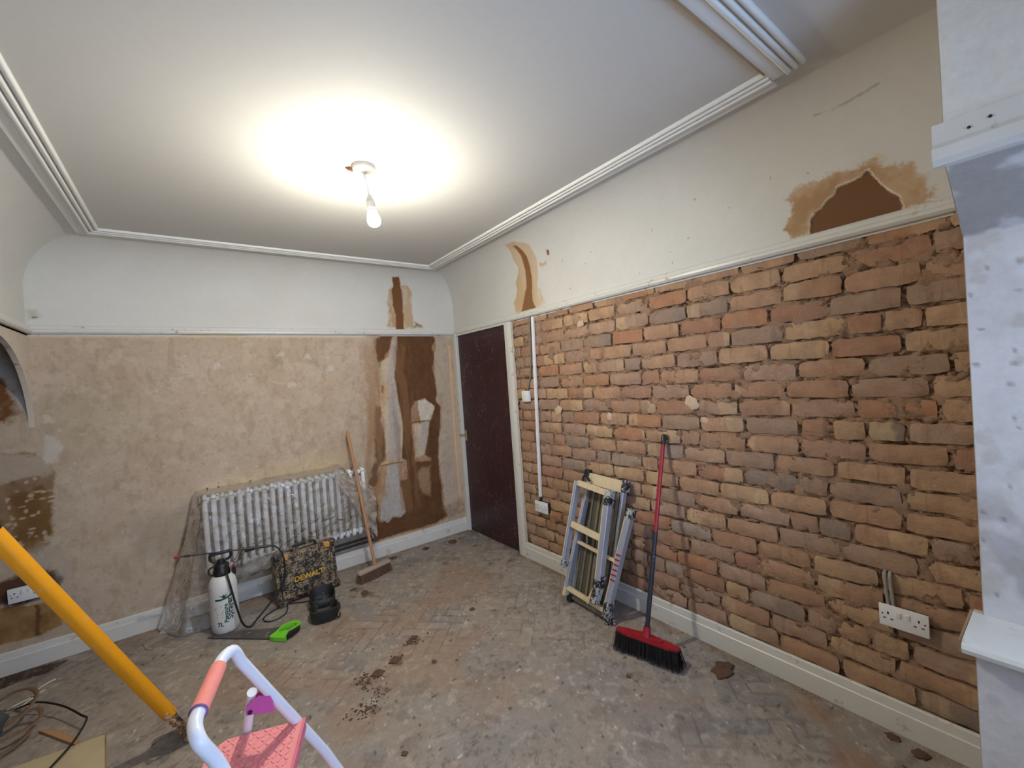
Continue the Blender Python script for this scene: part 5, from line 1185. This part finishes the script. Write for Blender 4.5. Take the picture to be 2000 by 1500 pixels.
for i, dy in enumerate((0.0, 0.016)):
    b = MB(); b.tube(catmull([(0.012, -3.318 - dy, 0.645), (-0.012, -3.320 - dy, 0.635), (-0.016, -3.322 - dy, 0.60), (-0.014, -3.326 - dy, 0.53), (-0.008, -3.328 - dy, 0.505)], 5), 0.0062, 8)
    tag(b.build('socket_cable', M['grey_plastic'], None, 50), 'grey cable dropping from a hole in the bricks into the double socket', 'cable', 'grey cables above the socket on the bricks')

# ---- clutter at the left edge of the floor
bag = thing('tool_bag', 'dark grey bag with looped brown straps on the floor in the alcove corner', 'bag', (-3.07, -0.72, 0))
M['bag'] = plain('dark_grey_canvas', c(66, 70, 74), 0.9, var=0.3, scale=50, bump=0.4, dirt=c(150, 145, 140), dirt_amt=0.03, dirt_scale=50)
M['strap'] = plain('brown_leather', c(112, 86, 68), 0.7, var=0.25, scale=30)
b = MB(); g = random.Random(3); bmesh.ops.create_icosphere(b.bm, subdivisions=4, radius=1.0)
for v in b.bm.verts:
    n_ = 1 + 0.10 * math.sin(7 * v.co.x + 3 * v.co.y) + 0.06 * math.sin(11 * v.co.z + 5 * v.co.y)
    v.co = Vector((-3.12 + v.co.x * 0.14 * n_, -0.76 + v.co.y * 0.13 * n_, max(0.0, 0.09 + v.co.z * 0.11 * n_)))
b.build('bag_body', M['bag'], bag, 60)
for pts in ([(-3.08, -0.55, 0.08), (-3.00, -0.50, 0.10), (-2.92, -0.56, 0.11), (-2.90, -0.65, 0.09), (-2.97, -0.72, 0.05), (-3.05, -0.74, 0.06)],
            [(-3.03, -0.83, 0.06), (-2.95, -0.84, 0.05), (-2.88, -0.80, 0.05), (-2.86, -0.74, 0.06), (-2.89, -0.69, 0.07), (-2.96, -0.70, 0.06), (-3.03, -0.75, 0.05)],
            [(-3.06, -0.86, 0.03), (-2.96, -0.90, 0.02), (-2.90, -0.86, 0.03), (-2.87, -0.80, 0.04)]):
    MB().tube(catmull(pts, 7), 0.008, 8, flat=(0.5, 1.2)).build('strap', M['strap'], bag, 60)
cab = catmull([(-2.985, -0.56, 0.04), (-2.90, -0.61, 0.06), (-2.79, -0.74, 0.06), (-2.70, -0.89, 0.055), (-2.675, -0.94, 0.05), (-2.70, -1.05, 0.035), (-2.745, -1.14, 0.022), (-2.80, -1.25, 0.02)], 8)
tag(MB().tube(cab, 0.0045, 8).build('black_cable', M['black_rubber'], None, 60), 'black cable arching over the plywood offcut beside the grey bag', 'cable')
M['ply'] = plain('plywood', c(176, 160, 128), 0.85, var=0.15, scale=14, bump=0.1, dirt=c(140, 124, 96), dirt_amt=0.08, dirt_scale=10)
bo = thing('plywood_offcut', 'pale plywood offcut with a square corner lying on the floor', 'board', (-2.68, -1.15, 0))
MB().prism([(-2.90, -1.02), (-2.600, -1.055), (-2.555, -1.42), (-2.90, -1.46)], 0.001, 0.010).build('sheet', M['ply'], bo)
MB().prism([(-2.598, -1.055), (-2.594, -1.055), (-2.549, -1.42), (-2.555, -1.42)], 0.001, 0.010).build('cut_edge', M['raw_edge'], bo)
tag(MB().prism([(-2.861, -0.79), (-2.821, -0.824), (-2.781, -0.868), (-2.693, -1.011), (-2.691, -1.042), (-2.698, -1.041), (-2.757, -0.952), (-2.858, -0.8)], 0.001, 0.010).build('wood_sliver', M['wood'], None), 'orange wooden sliver beside the plywood offcut', 'wood scrap')
M['pale_stick'] = plain('pale_wire', c(206, 194, 170), 0.6)
for pts in [[(-3.042, -0.462), (-3.009, -0.437), (-2.965, -0.416)], [(-2.995, -0.5), (-2.974, -0.451), (-2.953, -0.423)], [(-2.961, -0.504), (-2.945, -0.486), (-2.941, -0.443), (-2.951, -0.405), (-2.922, -0.376)], [(-2.962, -0.394), (-2.947, -0.327), (-2.898, -0.287)]]:
    tag(MB().tube(catmull([(x, y, 0.005) for x, y in pts], 4), 0.0042, 6).build('pale_stick', M['pale_stick'], None, 50), 'thin pale stripped wire on the floor behind the grey bag', 'wire', 'stripped wires on the floor by the alcove')
tag(MB().tube(catmull([(x, y, 0.003) for x, y in [(-2.866, -0.25), (-2.785, -0.193), (-2.67, -0.211), (-2.584, -0.178), (-2.528, -0.21), (-2.507, -0.291), (-2.471, -0.325)]], 5), 0.0022, 6).build('thin_wire', M['grey_plastic'], None, 50), 'long thin grey wire lying along the alcove skirting', 'wire')
M['board_white'] = plain('plasterboard_offcut', c(168, 164, 162), 0.8, var=0.08)
tag(MB().prism([(-2.454, -0.144), (-2.411, -0.006), (-2.287, -0.058), (-2.18, -0.127), (-2.176, -0.275), (-2.322, -0.188)], 0.001, 0.013).build('plasterboard_offcut', M['board_white'], None), 'grey plasterboard offcut on the floor under the plastic sheet', 'board')

# ---- dried clods and crumbs
M['clod'] = plain('dried_brown_plaster', c(92, 68, 51), 0.95, var=0.4, scale=70, bump=0.9)
clods = [(-0.159, -2.705), (-1.372, -1.483), (-1.484, -1.523), (-1.208, -1.36), (-1.243, -1.381), (-1.603, -1.734), (-0.782, -1.338), (-1.213, -1.643), (-1.569, -2.085), (-0.853, -0.119), (-0.552, -0.15), (-0.291, -0.184), (-0.96, -0.156), (-1.251, -0.572), (-1.3, -0.459), (-0.205, -2.29), (-0.537, -2.425), (-0.052, -3.328), (-0.076, -3.412)]
crad = [0.055, 0.028, 0.03, 0.022, 0.02, 0.014, 0.018, 0.014, 0.014, 0.03, 0.03, 0.035, 0.02, 0.03, 0.02, 0.02, 0.012, 0.022, 0.026]
CL = [((9, 10, 11, 12), 'flat brown plaster clod on the floor before the skirting near the door', 'clods before the back skirting'),
      ((13, 14), 'flat brown plaster clod beside the head of the wooden broom', 'clods by the wooden broom'),
      ((17, 18), 'brown plaster clod against the skirting under the brick wall', 'clods against the brick wall skirting')]
clab = {6: 'small brown plaster clod alone between the knee pad and the work platform', 15: 'brown plaster clod beside the bristles of the red broom', 16: 'tiny brown plaster clod in front of the red broom', 0: 'large brown plaster clod on the floor beside the red broom'}
for i, ((x, y), r) in enumerate(zip(clods, crad)):
    g = random.Random(70 + i); b = MB(); bmesh.ops.create_icosphere(b.bm, subdivisions=3, radius=1.0); ph = [g.uniform(0, 6) for _ in range(4)]; st = g.uniform(0.8, 1.25)
    for v in b.bm.verts:
        n_ = 1 + 0.22 * math.sin(4 * v.co.x + ph[0]) * math.cos(5 * v.co.y + ph[1]) + 0.12 * math.sin(11 * v.co.x + 9 * v.co.y + ph[2]) + g.uniform(-0.06, 0.06)
        v.co = Vector((x + v.co.x * r * n_ * st, y + v.co.y * r * n_ / st, max(0.0, v.co.z) * r * 0.34 * n_ * (1 + 0.5 * math.sin(9 * v.co.x + ph[3]) * math.cos(8 * v.co.y))))
    o = b.build('plaster_clod', M['clod'], None, 60)
    lb = clab.get(i)
    if lb is None:
        lb, gp = next(((l_, g_) for ids, l_, g_ in CL if i in ids), ('small flat clod of dried brown plaster out on the open floor', 'clods on the open floor'))
    else: gp = 'clods of dried plaster on the floor'
    tag(o, lb, 'plaster clod', gp)
g = random.Random(33); b = MB()
def crumb(x, y, r):
    bm2 = b.bm; vs = [bm2.verts.new((x + r * g.uniform(.5, 1.2) * math.cos(a), y + r * g.uniform(.5, 1.2) * math.sin(a), 0.0005)) for a in (0.3, 2.2, 4.3)]; tv = bm2.verts.new((x + g.uniform(-.3, .3) * r, y + g.uniform(-.3, .3) * r, r * g.uniform(0.5, 0.9)))
    bm2.faces.new(vs[::-1])
    for q in range(3): bm2.faces.new((vs[q], vs[(q + 1) % 3], tv))
for i in range(900):
    q = g.random()
    if q < 0.35: x, y = g.uniform(-3.3, -2.2), g.uniform(-1.5, -0.03)
    elif q < 0.6: x, y = -0.025 - abs(g.gauss(0, 0.03)), g.uniform(YF, -0.98)
    elif q < 0.75: x, y = g.uniform(-3.2, -0.05), -0.025 - abs(g.gauss(0, 0.03))
    else: x, y = g.uniform(-2.6, -0.1), g.uniform(-3.2, -0.1)
    if any(a0 < x < a1 and c0 < y < c1 for a0, a1, c0, c1 in ((-2.92, -2.53, -1.48, -0.76), (-3.30, -2.84, -0.95, -0.45), (-1.80, -1.33, -0.40, -0.10), (-1.68, -1.42, -0.84, -0.38), (-2.46, -2.2, -0.30, -0.02), (-2.22, -1.68, -0.84, -0.28))): continue
    crumb(x, y, g.uniform(0.002, 0.006))
M['crumb'] = plain('plaster_crumbs', c(188, 168, 142), 0.95, var=0.4, scale=30)
tag(b.build('plaster_crumbs', M['crumb']), 'scattered crumbs of plaster along the skirting and over the floor', 'debris', kind='stuff')
g = random.Random(34); b = MB()
for (cx, cy, n, sp) in [(*q, n, s) for q, n, s in zip([(-1.534, -1.524), (-1.611, -1.731), (-1.227, -1.382), (-1.362, -1.481), (-1.539, -1.618)], (70, 80, 25, 25, 20), (0.045, 0.05, 0.03, 0.03, 0.03))]:
    for i in range(n): crumb(cx + g.gauss(0, sp), cy + g.gauss(0, sp * 0.7), g.uniform(0.004, 0.010))
tag(b.build('brown_crumbs', M['clod']), 'clusters of dark brown crumbs in the middle of the floor', 'debris', kind='stuff')
bpy.context.view_layer.update()
